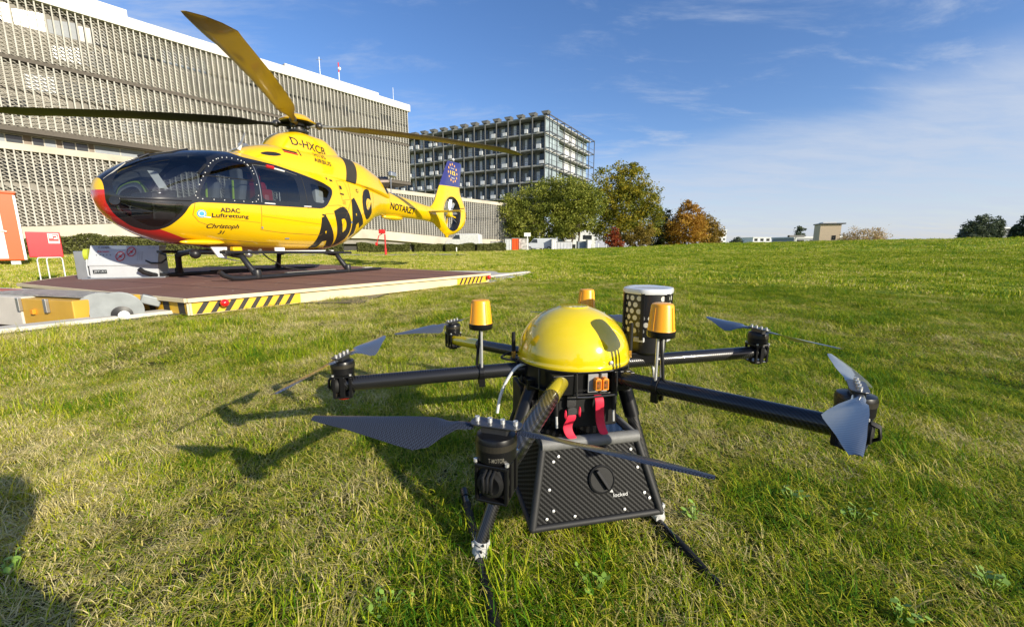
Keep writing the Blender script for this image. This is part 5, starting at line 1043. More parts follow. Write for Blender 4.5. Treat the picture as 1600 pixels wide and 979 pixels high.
bgrey = mat('blade_grey', (.20, .20, .185), .45, var=.1); bblk = mat('blade_dark', (.035, .035, .033), .45, var=.15); byel = mat('blade_ochre', (.19, .13, .012), .35, var=.08, coat=.3)
A0 = -1.284-HYAW
blade(A0+.035, .44, byel, byel, R(20), -1); blade(A0+math.pi/2, .34, mat('blade_olive', (.17, .125, .03), .4, var=.1), bgrey, R(-8)); blade(A0+math.pi, .30, byel, bgrey, R(8)); blade(A0-math.pi/2, .24, bblk, bblk, R(16))
# ================================================================ six-rotor drone
DC = Vector((.168, 1.071, 0)); FW = Vector((math.cos(-1.368), math.sin(-1.368), 0)); RT = Vector((-FW.y, FW.x, 0))
drone = empty('hexacopter_drone', DC, 0, 'large black carbon fibre drone with yellow dome and six rotor arms on the grass', 'drone')
def D(a, b, z): return FW*a+RT*b+Vector((0, 0, z))
def weave(name, sc, rot=(0, 0, .785), lo=(.007, .007, .008), hi=(.055, .055, .06), rough=.28, coat=.7, kind='Object', diag=(1, 1, 0), soft=(.35, .65)):
    b = NB(name); v = b.co(kind, (1, 1, 1), rot); w = b.n('ShaderNodeTexWave'); w.wave_type = 'BANDS'; w.bands_direction = 'DIAGONAL'; w.inputs['Scale'].default_value = sc; w.inputs['Distortion'].default_value = .0; b.l(v, w.inputs[0])
    w2 = b.n('ShaderNodeTexWave'); w2.bands_direction = 'X'; w2.inputs['Scale'].default_value = sc*1.4; b.l(v, w2.inputs[0])
    m = b.math('MULTIPLY', w.outputs[1], b.math('ADD', b.math('MULTIPLY', w2.outputs[1], .35), .65)); c = b.ramp(m, [(soft[0], lo), (soft[1], hi)])
    b.set(Base_Color=c, Roughness=b.ramp(m, [(.4, (rough+.15,)*3), (.6, (rough-.05,)*3)]), Coat_Weight=coat, Metallic=.25 if coat else 0); b.b.inputs['Coat Roughness'].default_value = .07; b.b.inputs['Specular IOR Level'].default_value = .5 if coat else .18; b.bump(w.outputs[1], .25, .0006); return b.m
carb = weave('carbon_tube', 70, lo=(.003, .003, .0035), hi=(.035, .035, .038), rough=.3, coat=.45); carbbox = weave('carbon_panel', 40, (0, 0, 0), lo=(.002, .002, .002), hi=(.030, .030, .029), rough=.55, coat=.0, soft=(.42, .58)); carbtop = weave('carbon_top_panel', 26, (0, 0, 1.0), hi=(.035, .035, .036), rough=.22)
bladem = NB('carbon_blade'); v = bladem.co('Object', (1, 1, 1), (0, 0, .4)); ck = bladem.n('ShaderNodeTexChecker'); ck.inputs['Scale'].default_value = 560; bladem.l(v, ck.inputs[0])
bladem.set(Base_Color=bladem.mix(ck.outputs[1], (.004, .005, .009), (.05, .06, .085)), Roughness=.33, Metallic=.0, Coat_Weight=.12); bladem.b.inputs['Specular IOR Level'].default_value = .3; bladem.b.inputs['Coat Roughness'].default_value = .05; bladem = bladem.m
blade2 = NB('twill_blade'); v = blade2.co('Object', (1, 1, 1), (0, 0, .2)); w_ = blade2.n('ShaderNodeTexWave'); w_.bands_direction = 'DIAGONAL'; w_.inputs['Scale'].default_value = 70; blade2.l(v, w_.inputs[0])
blade2.set(Base_Color=blade2.ramp(w_.outputs[1], [(.3, (.06, .066, .078)), (.7, (.12, .13, .15))]), Roughness=.28, Metallic=.3, Coat_Weight=.8); blade2 = blade2.m
pl = mat('drone_black', (.007, .007, .008), .34, var=.2, coat=.1, spec=.35); plm = mat('drone_matt_black', (.012, .012, .012), .6, var=.25, vscale=40, spec=.3); gplast = mat('printed_grey_sunlit', (.17, .17, .165), .55, var=.12, vscale=60, bump=.15, bscale=400); dkal = mat('dark_aluminium', (.11, .11, .115), .35, .8, var=.1)
scr = mat('screw_steel', (.68, .68, .66), .35, .6, var=.05); amber = NB('amber_lens'); amber.set(Base_Color=(.95, .40, .002), Roughness=.38, Coat_Weight=.2); amber.b.inputs['Subsurface Weight'].default_value = .15; amber.b.inputs['Subsurface Radius'].default_value = (.02, .008, .001); amber = amber.m
dyel = paint('dome_yellow', (.80, .60, .008), .14, 1.0); polym = mat('clamp_white', (.50, .50, .49), .5, var=.05); cabw = mat('cable_white', (.75, .75, .72), .4, var=.03); redm = mat('strap_red', (.70, .012, .05), .65, var=.12, vscale=60); web = mat('webbing_black', (.03, .03, .03), .8, var=.5, vscale=400); xt = mat('connector_orange', (.85, .28, .02), .4); brass = mat('brass', (.7, .42, .12), .3, .9)
redan = mat('red_anodised', (.55, .04, .02), .35, .6)
AZ = {0: .461, 1: .441, 2: .412, 3: .403, 4: .423, 5: .452}
ARM0 = -.8443
hubang = {5: (173, -27, .266, .263), 4: (84, -95, .245, .248), 3: (-129, 67, .268, .235), 0: (60, -131, .255, .275), 1: (99, -73, .245, .235), 2: (-16, 163, .25, .29)}
tipz = {0: (.0, -.0), 5: (0, 0), 4: (.0, 0)}
def prop_blade(root, ang, ln, sg, m, parent, dz=0.):
    ca, sa = math.cos(R(ang)), math.sin(R(ang)); rings = []
    for r_, ch, off, pt, th in ((.012, .016, 0, 4, .005), (.034, .018, .0, 8, .005), (.05, .030, .007, 17, .0035), (.066, .046, .012, 24, .003), (.085, .052, .0145, 24, .0028), (.11, .049, .013, 21, .0026), (.15, .039, .010, 17, .0022), (.19, .029, .006, 13, .002), (.23, .019, .003, 10, .0016), (.25, .012, .001, 8, .0012)):
        rr = r_*ln/.25; o = []
        for t, h_ in ((-.5, 0), (-.3, .5), (.1, .5), (.5, .08), (.5, -.08), (.1, -.35), (-.3, -.4)):
            c_ = (t*ch+off)*sg; zz = -abs(sg)*(t*ch+off)*math.tan(R(pt))+h_*th+.006*(t*t)*-4*.3
            o.append(Vector((ca*rr-sa*c_, sa*rr+ca*c_, zz+dz*(rr/ln)))+root)
        rings.append(o)
    return MB().loft(rings).build('propeller_blade', m, parent, smooth=50)
for k_ in range(6):
    an = ARM0+k_*math.pi/3; u = Vector((math.cos(an), math.sin(an), 0)); t_ = Vector((-u.y, u.x, 0)); z = AZ[k_]; tip = u*.60+Vector((0, 0, z)); st = u*.125+Vector((0, 0, .435)); w3 = (tip-st).normalized()
    arm = MB().tube([st, tip+u*.012], .0185, 24).build('rotor_arm', carb, drone, smooth=50)
    # give the arm its own frame for the weave: handled by object coordinates
    if k_ == 3: MB().tube([st.lerp(tip, .64), st.lerp(tip, .97)], .0192, 24).build('yellow_sleeve_and_reflection', dyel, arm, smooth=50)
    if k_ == 5: MB().tube([st.lerp(tip, .03), st.lerp(tip, .30)], .0190, 24).build('yellow_sleeve_and_reflection', mat('dome_reflection_olive', (.42, .34, .02), .12, coat=1, var=.03), arm, smooth=50)  # yellow reflection of the dome on the glossy arm, painted as a coloured tube
    MB().lathe([(.0185, 0), (.023, 0), (.023, .045), (.0185, .045)], st-w3*.01, 24, w3).build('arm_socket', pl, arm, smooth=40)
    # motor unit
    mo = MB(); rm = Matrix((u, t_, Vector((0, 0, 1)))).transposed()
    mo.box(tip+Vector((0, 0, .024)), (.050, .044, .005), rot=rm)
    for s_ in (-1, 1):
        mo.box(tip+t_*s_*.021+Vector((0, 0, -.002)), (.012, .005, .050), rot=rm); mo.box(tip+t_*s_*.021+u*.019+Vector((0, 0, -.002)), (.007, .005, .050), rot=rm); mo.box(tip+t_*s_*.021-u*.019+Vector((0, 0, -.002)), (.007, .005, .050), rot=rm)
    mo.box(tip+Vector((0, 0, -.028)), (.044, .044, .004), rot=rm)
    unit = mo.build('motor_mount', pl, arm, bevel=.0012)
    MB().lathe([(.0, .0), (.021, .0), (.023, .004), (.023, .010), (.018, .013), (.018, .018), (.014, .02), (.0, .016)], tip+u*.008, 28, u).build('end_cap', plm, unit, smooth=35)
    b = MB()
    for s_ in (-.006, 0, .006): b.tube([tip+u*.012+t_*s_+Vector((0, 0, .022)), tip+u*.034+t_*s_+Vector((0, 0, .014)), tip+u*.036+t_*s_*.8+Vector((0, 0, -.004)), tip+u*.026+t_*s_*.5+Vector((0, 0, -.012))], .0022, 6)
    b.build('motor_wires', plm, unit, smooth=60)
    b = MB()
    for s_ in (-1, 1):
        for q_ in (-1, 1): b.lathe([(.003, 0), (.003, .004), (0, .004)], tip+t_*s_*.022+u*q_*.02+Vector((0, 0, .027)), 8)
    b.build('mount_screws', scr, unit)
    MB().lathe([(.0, 0), (.016, 0), (.017, .004), (.0, .005)], tip+Vector((0, 0, -.035)), 20).build('under_disc', redan if k_ in (4,) else pl, unit, smooth=40)
    mtr = MB().lathe([(.0, .027), (.025, .027), (.0275, .030), (.0275, .044), (.028, .0445), (.028, .056), (.026, .061), (.014, .064), (.0, .064)], tip, 36).build('motor', pl, arm, smooth=30)
    MB().lathe([(.0283, .046), (.0283, .0545)], tip, 36, cap=False).build('motor_band', mat('motor_band', (.05, .045, .035), .4, .5), mtr)
    if k_ == 5:
        base = tip+Vector((0, 0, .033)); V_, F_, a_ = text_mesh('T-MOTOR', .01)
        raw('lettering', [base+Vector((.0286*math.sin((x-.45)*.75), -.0286*math.cos((x-.45)*.75), y*.006)) for x, y, _ in V_], F_, mat('print_grey', (.16, .15, .12), .5), mtr)
    a1, a2, l1, l2 = hubang[k_]; hp = tip+Vector((0, 0, .069)); ux = Vector((math.cos(R((a1+a2+180)/2 if abs(a1-a2) > 170 else a1)), math.sin(R(a1)), 0)); ux = (Vector((math.cos(R(a1)), math.sin(R(a1)), 0))-Vector((math.cos(R(a2)), math.sin(R(a2)), 0))).normalized(); uy = Vector((-ux.y, ux.x, 0))
    b = MB(); P = corner([(-.036, -.013), (.036, -.013), (.036, .013), (-.036, .013)], .012, 5); b.prism([tuple(p) for p in P], lambda p: hp+ux*p[0]+uy*p[1]+Vector((0, 0, .004)), lambda p: hp+ux*p[0]+uy*p[1]+Vector((0, 0, .0065)))
    b.box(hp+Vector((0, 0, -.001)), (.036, .020, .010), rot=Matrix((ux, uy, Vector((0, 0, 1)))).transposed()); hb_ = b.build('propeller_hub', dkal, mtr, bevel=.0008)
    b = MB()
    for q_ in (-.027, -.009, .009, .027): b.lathe([(.0034, .0065), (.0034, .0125), (.0018, .0125), (.0018, .009), (0, .009)], hp+ux*q_, 12)
    b.build('hub_screws', scr, hb_, smooth=40)
    sg = 1 if k_ % 2 else -1; m_ = bladem if k_ in (5,) else blade2; tz = tipz.get(k_, (0, 0))
    prop_blade(hp+ux*.020, a1, l1-.02, sg, m_, mtr, tz[0]); prop_blade(hp-ux*.020, a2, l2-.02, sg, m_, mtr, tz[1])
    if k_ in (0, 2, 4):       # beacon on two rods clamped on the arm
        dist = {0: .255, 2: .255, 4: .255}[k_]; q = u*dist+Vector((0, 0, st.lerp(tip, (dist-.125)/.475).z)); zt_ = q.z+.118
        be = MB().lathe([(.0, 0), (.029, 0), (.031, .003), (.031, .014), (.028, .016), (.0, .016)], (q.x, q.y, zt_), 32).build('beacon_base', pl, arm, smooth=40)
        MB().lathe([(.0305, .015), (.0295, .018), (.0245, .070), (.0225, .0745), (.019, .076), (.0, .076)], (q.x, q.y, zt_), 40).build('beacon_lens', amber, be, smooth=35)
        b = MB()
        for s_ in (0, 1, 2, 3): a_ = s_*math.pi/2+.6; b.tube([(q.x+.0303*math.cos(a_), q.y+.0303*math.sin(a_), zt_+.017), (q.x+.0250*math.cos(a_), q.y+.0250*math.sin(a_), zt_+.068)], .0012, 5)
        b.build('lens_ribs', amber, be)
        for s_ in (-1, 1): MB().tube([q+t_*s_*.012+Vector((0, 0, -.015)), Vector((q.x, q.y, zt_+.002))+t_*s_*.012], .0034, 10).build('beacon_rod', scr, be, smooth=60)
        MB().tube([Vector((q.x, q.y, zt_)), q+u*.008+Vector((0, 0, .06)), q+u*.012+Vector((0, 0, .02))], .004, 8).build('beacon_cable', plm, be, smooth=60)
        b = MB(); b.lathe([(.0185, -.007), (.0225, -.007), (.0225, .007), (.0185, .007)], q, 20, u); b.box(q+t_*.012+Vector((0, 0, -.016)), (.016, .010, .04), rot=rm); b.box(q-t_*.012+Vector((0, 0, -.016)), (.016, .010, .04), rot=rm); b.build('rod_clamp', pl, be, bevel=.001)
# body
RH = .152
hexo = lambda r_, z_, ph=0: [Vector((r_*math.cos(ARM0+ph+i*math.pi/3), r_*math.sin(ARM0+ph+i*math.pi/3), z_)) for i in range(6)]
def hexring(r0, z): 
    P = corner([(r0*math.cos(ARM0+i*math.pi/3+s_*.2), r0*math.sin(ARM0+i*math.pi/3+s_*.2)) for i in range(6) for s_ in (-1, 1)], .01, 3); return [Vector((p[0], p[1], z)) for p in P]
for z0, z1, r_ in ((.404, .4075, .158), (.460, .464, .160)): MB().loft([hexring(r_, z0), hexring(r_, z1)]).build('body_plate', pl, drone, bevel=.0006)
MB().loft([hexring(.143, .4078), hexring(.143, .4598)]).build('body_housing', pl, drone, bevel=.001)
b = MB()
for i in range(12): a = ARM0+i*math.pi/6+.12; b.tube([(.15*math.cos(a), .15*math.sin(a), .408), (.15*math.cos(a), .15*math.sin(a), .460)], .003, 8)
b.build('standoffs', dkal, drone)
dome = MB().lathe([(RH+.001, .4642), (RH+.0015, .470)]+[(RH*math.cos(t), .472+.134*math.sin(t)) for t in np.linspace(0, math.pi/2-.28, 22)]+[(RH*.262, .6023), (RH*.255, .6035), (.0, .6042)], (0, 0, 0), 96).build('dome', dyel, drone, smooth=35)
q = D(.148, .045, .482); MB().lathe([(.0, 0), (.005, 0), (.005, .002), (0, .003)], q, 14, FW).build('dome_screw', scr, dome, smooth=40)
MB().box(D(.1455, .012, .433), (.004, .050, .046), rot=Matrix((FW, RT, Vector((0, 0, 1)))).transposed()).build('connector_plate', mat('plate_grey', (.30, .30, .30), .6), drone, bevel=.0008)
FR = Matrix((FW, RT, Vector((0, 0, 1)))).transposed()
for s_ in (-.009, .0095):
    P = [(-.0078, -.013), (.0078, -.013), (.0078, .013), (.004, .0165), (-.004, .0165), (-.0078, .013)]; c_ = MB(); c_.prism(P, lambda p: D(.147, .017+s_+p[0], .432+p[1]), lambda p: D(.163, .017+s_+p[0], .432+p[1])); c_ = c_.build('battery_connector', xt, drone, bevel=.001)
    MB().prism([(x*.68, y*.72) for x, y in P], lambda p: D(.1632, .017+s_+p[0], .432+p[1]), lambda p: D(.1636, .017+s_+p[0], .432+p[1])).build('socket', mat('socket_dark', (.25, .07, .01), .6), c_)
    for z_ in (-.006, .007): MB().lathe([(.0, .0), (.0026, 0), (.0026, .0015), (0, .0015)], D(.1636, .017+s_, .432+z_), 10, FW).build('pin', brass, c_)
MB().box(D(.135, -.075, .433), (.03, .055, .05), rot=FR).build('front_bracket', pl, drone, bevel=.0015); MB().box(D(.135, .075, .433), (.02, .05, .05), rot=FR).build('front_bracket', pl, drone, bevel=.0015)
b = MB(); b.tube([D(.155, -.045, .462), D(.158, -.045, .405)], .002, 6); b.tube([D(.155, .058, .462), D(.158, .058, .405)], .002, 6); b.tube([D(.158, -.045, .404), D(.158, -.02, .402), D(.158, .06, .404)], .0025, 6); b.build('front_rim', dkal, drone)
# battery and straps
MB().box(D(.02, .0, .352), (.20, .16, .09), rot=FR).build('battery_pack', plm, drone, bevel=.004)
def ribbon(pts, w, m, name='strap', parent=drone):
    V_ = []; 
    for a, b_, z_ in pts:
        for s_ in (-1, 1): V_.append(D(a, b_+s_*w/2, z_))
    o = raw(name, V_, [(2*i, 2*i+1, 2*i+3, 2*i+2) for i in range(len(pts)-1)], m, parent, smooth=True); md = o.modifiers.new('t', 'SOLIDIFY'); md.thickness = .0016; md = o.modifiers.new('s', 'SUBSURF'); md.levels = md.render_levels = 2; return o
ribbon([(.125, -.048, .405), (.131, -.048, .395), (.133, -.049, .378), (.131, -.049, .366)], .026, web); ribbon([(.138, -.049, .372), (.140, -.049, .362), (.142, -.050, .350)], .026, web)
s1_ = ribbon([(.141, -.050, .356), (.143, -.052, .345), (.140, -.056, .335), (.139, -.061, .325), (.143, -.060, .312), (.150, -.055, .302), (.156, -.050, .297)], .026, redm, 'strap_end'); s2_ = ribbon([(.130, .018, .398), (.140, .020, .392), (.145, .020, .384), (.144, .021, .365), (.143, .022, .345), (.145, .024, .325), (.152, .028, .308), (.160, .031, .302)], .025, redm, 'strap_end')
ribbon([(.12, .030, .405), (.130, .030, .398), (.133, .030, .386)], .028, web)
b = MB(); b.tube([D(.142+.004*math.cos(t), -.0345+.004, .360+.012*math.sin(t)) for t in np.linspace(0, 6.28, 12)], .0018, 6); b.tube([D(.142+.004*math.cos(t), -.067, .356+.010*math.sin(t)) for t in np.linspace(0, 6.28, 12)], .0018, 6); b.build('strap_buckle', redm, drone, smooth=60)
for b0, c0_, l_ in ((-.088, .38, .05), (.062, .385, .05)):
    MB().tube([D(.13, b0, c0_+.02), D(.133, b0+.001, c0_-l_+.02)], .0045, 8).build('sensor_cable', plm, drone); MB().tube([D(.133, b0+.001, c0_-l_+.02), D(.135, b0+.002, c0_-l_-.01)], .0028, 8).build('sensor_tip', polym, drone)
# payload box
def FB(s, a, b_, z): return D(a, b_, z)
lo_a, lo_b, lo_z, hi_a, hi_b, hi_z, ob = .203, .166, .105, .138, .124, .280, .002
cs8 = lambda a, b_, z: [D(a, ob+b_, z), D(a, ob-b_, z), D(-a, ob-b_, z), D(-a, ob+b_, z)]
lower, upper = cs8(lo_a, lo_b, lo_z), cs8(hi_a, hi_b, hi_z)
box = MB().add(lower+upper, [(0, 1, 2, 3), (1, 0, 4, 5), (2, 1, 5, 6), (3, 2, 6, 7), (0, 3, 7, 4)]).build('payload_box', carbbox, drone); MB().add([v_+Vector((0, 0, .0)) for v_ in upper], [(0, 3, 2, 1)]).build('box_top', carbtop, box)
fe = MB()
def edge(p, q, r_=.0095): fe.tube([p+(q-p)*0, q], r_, 12)
for i in range(4): edge(lower[i], lower[(i+1) % 4], .008); edge(lower[i], upper[i])
for i in range(4):
    fe.sphere(lower[i], .0088, 10, 8); fe.sphere(upper[i], .0115, 10, 8)
fe.build('box_edges', mat('edge_dark', (.018, .018, .018), .6, var=.2, vscale=50), box, smooth=60)
MB().tube([upper[1]+(upper[0]-upper[1])*-.02, upper[0]+(upper[0]-upper[1])*.02], .0155, 14).build('front_edge', gplast, box, smooth=60); MB().tube([upper[0], upper[3]], .0105, 12).build('side_edge', gplast, box, smooth=60); MB().tube([upper[1], upper[2]], .0105, 12).build('side_edge', mat('edge_shaded', (.04, .04, .04), .5), box, smooth=60)  # sun on front and right edges painted as lighter grey, left edge darker
fn_u = RT; fn_v = (upper[0]-lower[0]+upper[1]-lower[1]).normalized(); fn_n = fn_u.cross(fn_v); fn_n = fn_n if fn_n.dot(FW) > 0 else -fn_n; f0 = (lower[0]+lower[1])/2; FHt = (upper[0]+upper[1]-lower[0]-lower[1]).length/2
def onf(x, v_, o=.001): return f0+fn_u*x+fn_v*v_+fn_n*o
for x, v_ in ((-.130, .018), (-.112, .034), (-.118, .082), (-.102, .145), (-.088, .156), (.0, .165), (.105, .155), (.118, .110), (.128, .048), (.140, .034), (.07, .016), (-.06, .016)): MB().lathe([(.0, 0), (.0036, 0), (.0034, .002), (0, .0026)], onf(x, v_), 12, fn_n).build('panel_screw', scr, box, smooth=40)
kn_ = MB().lathe([(.0, 0), (.034, 0), (.034, .004), (.031, .006), (.029, .004), (.0, .004)], onf(.018, .092), 40, fn_n).build('lock_knob', plm, box, smooth=30)
hd_ = (fn_v*.85-fn_u*.5).normalized(); c_ = onf(.018, .092, .010); MB().bar(c_-hd_*.027, c_+hd_*.027, .009, .012, up=fn_n).build('knob_grip', pl, kn_, bevel=.002)
flat_text('lettering', 'locked', onf(.045, .047, .0015), fn_u, fn_v, .038, .009, polym, box, .015)
MB().add([onf(.036, .060, .0015), onf(.046, .058, .0015), onf(.043, .066, .0015)], [(0, 1, 2)]).build('arrow_mark', polym, box)
b = MB()
for a, b_ in ((.11, .105), (.11, -.10), (-.1, .1), (.0, .11)): b.lathe([(.0, 0), (.0038, 0), (.0036, .002), (0, .003)], D(a, ob+b_, hi_z+.0005), 12)
b.build('top_screws', scr, box)
# struts from the body to the box
for a, b_ in ((.06, -.06), (.06, .06), (-.06, .06), (-.06, -.06)): MB().tube([D(a, b_, .405), D(a, b_, .28)], .006, 8).build('hanger', pl, drone)
# landing gear
for s_, top, jt, f0_, f1_ in ((-1, (.03, -.118, .405), (.161, -.284, .026), (-.095, -.300, .024), (.40, -.274, .020)), (1, (.03, .135, .405), (.121, .215, .026), (-.10, .195, .022), (.35, .229, .012))):
    T0, J = D(*top), D(*jt); J.z += .022; lg = MB().tube([T0, J], .0165, 20).build('landing_leg', carb, drone, smooth=50)
    MB().tube([T0+(J-T0)*-.02, T0+(J-T0)*.30], .0205, 20).build('leg_collar', pl, lg, smooth=50); MB().box(T0+Vector((0, 0, .003)), (.06, .05, .03), rot=FR).build('leg_bracket', pl, lg, bevel=.002)
    A_, B_ = D(*f0_), D(*f1_); A_.z += .0; ft = MB().tube([A_, B_], .0098, 18).build('foot_tube', carb, drone, smooth=50); MB().tube([A_-(B_-A_)*.02, A_+(B_-A_)*.05], .0122, 14).build('rubber_end', pl, ft, smooth=50); MB().tube([B_-(B_-A_)*.05, B_+(B_-A_)*.02], .0122, 14).build('rubber_end', pl, ft, smooth=50)
    for t in ((.12, .36), (.66, .92)): MB().tube([A_+(B_-A_)*t[0], A_+(B_-A_)*t[1]], .0122, 14).build('foam_sleeve', plm, ft, smooth=50)
    dd = (B_-A_).normalized(); ww = (J-T0).normalized(); Jf = D(jt[0], jt[1], .028)
    b = MB(); b.tube([Jf-dd*.016, Jf+dd*.016], .0148, 16); b.tube([J-ww*.014, Jf], .0192, 16); b.box(J-ww*.006, (.010, .044, .010), rot=FR); b.build('tee_clamp', polym, lg, smooth=40, bevel=.001)
    b = MB(); b.lathe([(.003, 0), (.003, .004), (0, .004)], J+FW*.019, 8, FW); b.lathe([(.003, 0), (.003, .004), (0, .004)], J+FW*.019-ww*.014, 8, FW); b.build('clamp_screws', dkal, lg)
# perforated canister with a ribbed white lid behind the dome
cq = Vector((.212*math.cos(ARM0+math.pi/3)+.0, .212*math.sin(ARM0+math.pi/3)+.022, .460)); cq.x += .016; can = MB().lathe([(.0, 0), (.050, 0), (.056, .006), (.058, .05), (.062, .052), (.0625, .175), (.0, .176)], cq, 40).build('canister', mat('canister_black', (.014, .014, .016), .35, coat=.3, var=.2), drone, smooth=35)
lp = MB(); n_ = 48; rings = []
for r_, z_ in ((.060, .170), (.067, .172), (.069, .178), (.067, .186), (.060, .188), (.052, .186), (.0, .188)): rings.append([cq+Vector(((r_*(1+(.035*math.cos(6*2*math.pi*i/n_) if r_ > .055 else 0))+1e-4)*math.cos(2*math.pi*i/n_), (r_*(1+(.035*math.cos(6*2*math.pi*i/n_) if r_ > .055 else 0))+1e-4)*math.sin(2*math.pi*i/n_), z_)) for i in range(n_)])
lp.loft(rings); lp.build('canister_lid', mat('lid_white', (.66, .68, .72), .3, coat=.4, var=.05), can, smooth=45)
b = MB()
for row in range(6):
    for i in range(18):
        a = (i+.5*(row % 2))*2*math.pi/18; z_ = .069+row*.0182; rr = .0630; c_ = cq+Vector((rr*math.cos(a), rr*math.sin(a), z_)); e1_ = Vector((-math.sin(a), math.cos(a), 0)); nn2 = Vector((math.cos(a), math.sin(a), 0))
        if 4.05 < (a % 6.283) < 5.0 and row > 2: continue
        b.add([c_+e1_*(.0074*math.cos(t))+Vector((0, 0, .0074*math.sin(t)))-nn2*(.0003*math.cos(t)**2) for t in [j*math.pi/5 for j in range(10)]], [tuple(range(10))])
b.build('dot_pattern', mat('dot_cream', (.62, .60, .52), .5, var=.05), can)
b = MB(); 
for a in np.arange(0, 6.28, 1.047): b.box(cq+Vector((.066*math.cos(a), .066*math.sin(a), .11)), (.008, .010, .13), rz=a)
b.build('canister_clips', pl, can, bevel=.001)
for a in (-2.2, -.7): MB().box(cq+Vector((.060*math.cos(a), .060*math.sin(a), .045)), (.012, .028, .013), rz=a).build('bracket', polym, can, bevel=.001)
MB().box(cq+Vector((-.03, -.01, -.012)), (.10, .06, .03)).build('canister_mount', pl, can, bevel=.002)
# antennas and cables
for a, b_, h_ in ((-.01, -.165, .052), (.045, .150, .075)):
    an_ = MB().tube([D(a, b_, .482), D(a, b_, .482+h_)], .0055, 10).build('antenna', plm, drone, smooth=60); MB().tube([D(a, b_, .462), D(a, b_, .483)], .0048, 8).build('antenna_socket', brass, an_); MB().box(D(a, b_*.93, .462), (.02, .04, .004), rot=FR).build('antenna_bracket', pl, an_)
def arc(pts, r_, m, name): 
    P = [D(*p) for p in pts]; Q = []
    for i in range(len(P)-1):
        a, b_, c, d = P[max(i-1, 0)], P[i], P[i+1], P[min(i+2, len(P)-1)]
        for t in np.linspace(0, 1, 6, endpoint=False): Q.append(.5*((2*b_)+(c-a)*t+(2*a-5*b_+4*c-d)*t*t+(3*b_-a-3*c+d)*t**3))
    return MB().tube(Q+[P[-1]], r_, 10).build(name, m, drone, smooth=60)
arc([(.02, -.125, .455), (.02, -.160, .447), (.02, -.190, .410), (.02, -.208, .365), (.02, -.216, .322)], .0042, cabw, 'white_cable'); arc([(-.02, .14, .45), (-.02, .20, .458), (-.02, .245, .430), (-.02, .262, .405), (-.02, .268, .37)], .0042, cabw, 'white_cable')
arc([(-.06, -.12, .465), (-.04, -.165, .470), (.0, -.20, .468), (.02, -.15, .46)], .003, plm, 'black_cable')
b = MB(); b.box(D(-.02, -.13, .34), (.10, .05, .10), rot=FR); b.build('side_module', plm, drone, bevel=.003); MB().lathe([(.0, 0), (.02, 0), (.02, .004), (0, .005)], D(.035, -.13, .35), 20, FW).build('module_lens', mat('lens_grey', (.3, .31, .33), .3, .5), drone)
# ================================================================ photographer crouching beside the camera (outside the picture; only the shadow shows)
per = empty('person', (.257, -.59, 0), 0, 'person in dark jacket crouching beside the viewpoint and holding a phone', 'person')
per.scale = (1.02, 1.02, 1.0)
def skin(name, J, E_, m, parent, lev=2, root=0):
    me = bpy.data.meshes.new(name); me.materials.append(m); bm = bmesh.new(); ly = bm.verts.layers.skin.verify(); vs = [bm.verts.new(j[0]) for j in J]
    for i, (v_, j) in enumerate(zip(vs, J)): r_ = j[1]; v_[ly].radius = r_ if isinstance(r_, tuple) else (r_, r_); v_[ly].use_root = i == root
    for a_, b_ in E_: bm.edges.new((vs[a_], vs[b_]))
    bm.to_mesh(me); bm.free()
    o = link(bpy.data.objects.new(name, me), parent); md = o.modifiers.new('skin', 'SKIN'); md.use_smooth_shade = True; md = o.modifiers.new('sub', 'SUBSURF'); md.levels = md.render_levels = lev; return o
skn = mat('skin', (.55, .33, .24), .55, var=.06); jk = mat('dark_jacket', (.03, .035, .05), .8); jn = mat('jeans', (.05, .07, .13), .85); hr = mat('hair', (.04, .025, .015), .7)
J = [((0, .02, .34), .15), ((0, .03, .46), .135), ((-.02, .06, .60), .155), ((-.03, .09, .69), .12), ((-.03, .10, .75), .052), ((-.03, .115, .82), .080), ((-.03, .12, .90), .072),
     ((-.20, .09, .67), .06), ((-.24, .10, .48), .055), ((-.15, .22, .36), .038), ((-.12, .25, .375), .028),
     ((.14, .09, .67), .06), ((.18, .10, .48), .055), ((.09, .22, .36), .038), ((.06, .25, .375), .028),
     ((-.11, .06, .33), .095), ((-.17, .36, .42), .07), ((-.17, .20, .09), .05), ((-.17, .33, .04), .042), ((.11, .06, .33), .095), ((.20, .34, .40), .07), ((.20, .10, .10), .05), ((.20, .24, .04), .042)]
E1 = [(0, 1), (1, 2), (2, 3), (3, 4), (4, 5), (5, 6), (3, 7), (7, 8), (8, 9), (9, 10), (3, 11), (11, 12), (12, 13), (13, 14), (0, 15), (15, 16), (16, 17), (17, 18), (0, 19), (19, 20), (20, 21), (21, 22)]
skin('body', J, E1, jk, per)
head = MB().sphere((-.03, .125, .855), .088, 20, 14, (.86, 1.0, 1.22)).build('face', skn, per, smooth=80); MB().sphere((-.03, .105, .885), .095, 20, 14, (.92, 1.0, 1.05)).build('hair', hr, per, smooth=80)
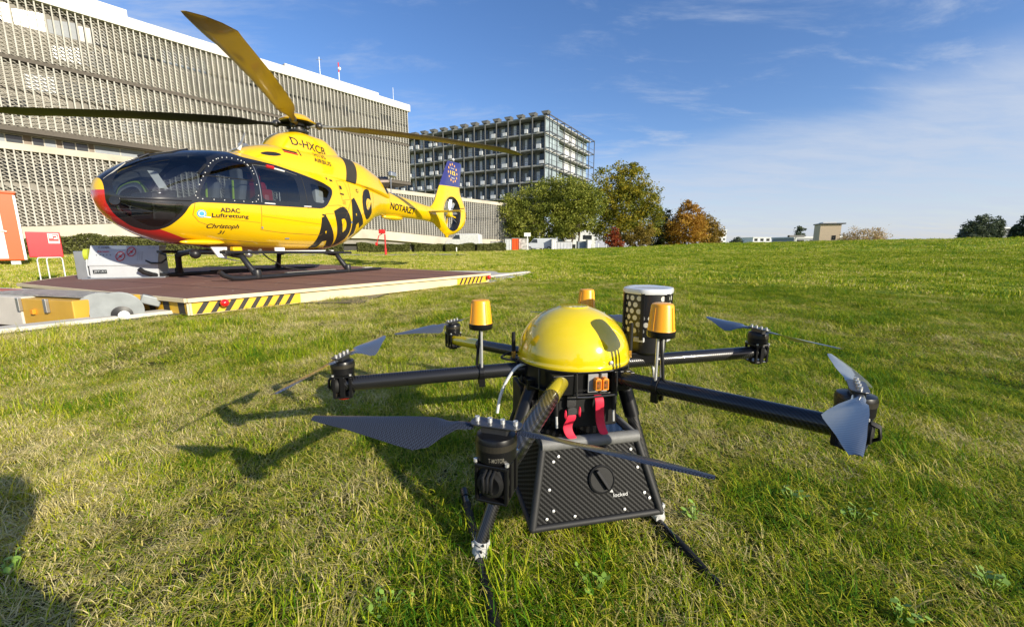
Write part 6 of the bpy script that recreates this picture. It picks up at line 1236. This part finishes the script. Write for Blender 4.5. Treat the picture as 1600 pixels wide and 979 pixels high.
MB().loft([[Vector((-.045, .205, .845)), Vector((-.015, .205, .845)), Vector((-.03, .208, .88))], [Vector((-.036, .235, .848)), Vector((-.024, .235, .848)), Vector((-.03, .225, .858))]]).build('nose', skn, head, smooth=80)
for s_ in (-1, 1): MB().sphere((-.03+s_*.03, .208, .872), .011, 10, 8).build('eye', mat('eye_white', (.7, .7, .7), .3), head, smooth=80); MB().sphere((-.03+s_*.078, .12, .855), .02, 10, 8, (.4, .8, 1.3)).build('ear', skn, head, smooth=80)
MB().tube([(-.055, .198, .812), (-.03, .208, .810), (-.005, .198, .812)], .006, 8).build('mouth', mat('lips', (.45, .15, .13), .5), head, smooth=80)
for s_, hx in ((-1, -.12), (1, .06)):
    dy_, dz_ = -.23, -.285
    Jh = [((hx, .485, .665), (.026, .018)), ((hx, .52, .69), (.03, .014))]; Eh = [(0, 1)]; 
    for f_ in range(4):
        b0 = len(Jh); xx = hx+(f_-1.5)*.017; l_ = (.8, .95, 1, .85)[f_]; Jh += [((xx, .535, .70), .0085), ((xx, .56, .715+.01*l_), .0082), ((xx-s_*.012, .575, .735), .0075), ((xx-s_*.03, .578, .745), .0065)]; Eh += [(1, b0), (b0, b0+1), (b0+1, b0+2), (b0+2, b0+3)]
    b0 = len(Jh); Jh += [((hx-s_*.03, .51, .70), .010), ((hx-s_*.045, .53, .725), .009), ((hx-s_*.05, .548, .74), .008)]; Eh += [(0, b0), (b0, b0+1), (b0+1, b0+2)]; skin('hand', [((p_[0], p_[1]+dy_, p_[2]+dz_), r_) for p_, r_ in Jh], Eh, skn, per, 1)
MB().tube([(-.17, .28, .03), (-.17, .40, .03)], [.05, .04], 12).build('shoe', mat('shoe_black', (.02, .02, .02), .6), per, smooth=60, bevel=.01); MB().tube([(.20, .20, .03), (.20, .32, .03)], [.05, .04], 12).build('shoe', mat('shoe_black', (.02, .02, .02), .6), per, smooth=60, bevel=.01)
ph = MB().box((-.03, .37, .472), (.155, .009, .075)).build('phone', pl); ph.location = per.location; tag(ph, 'black phone held level in both hands of the crouching person, outside the picture', 'phone')
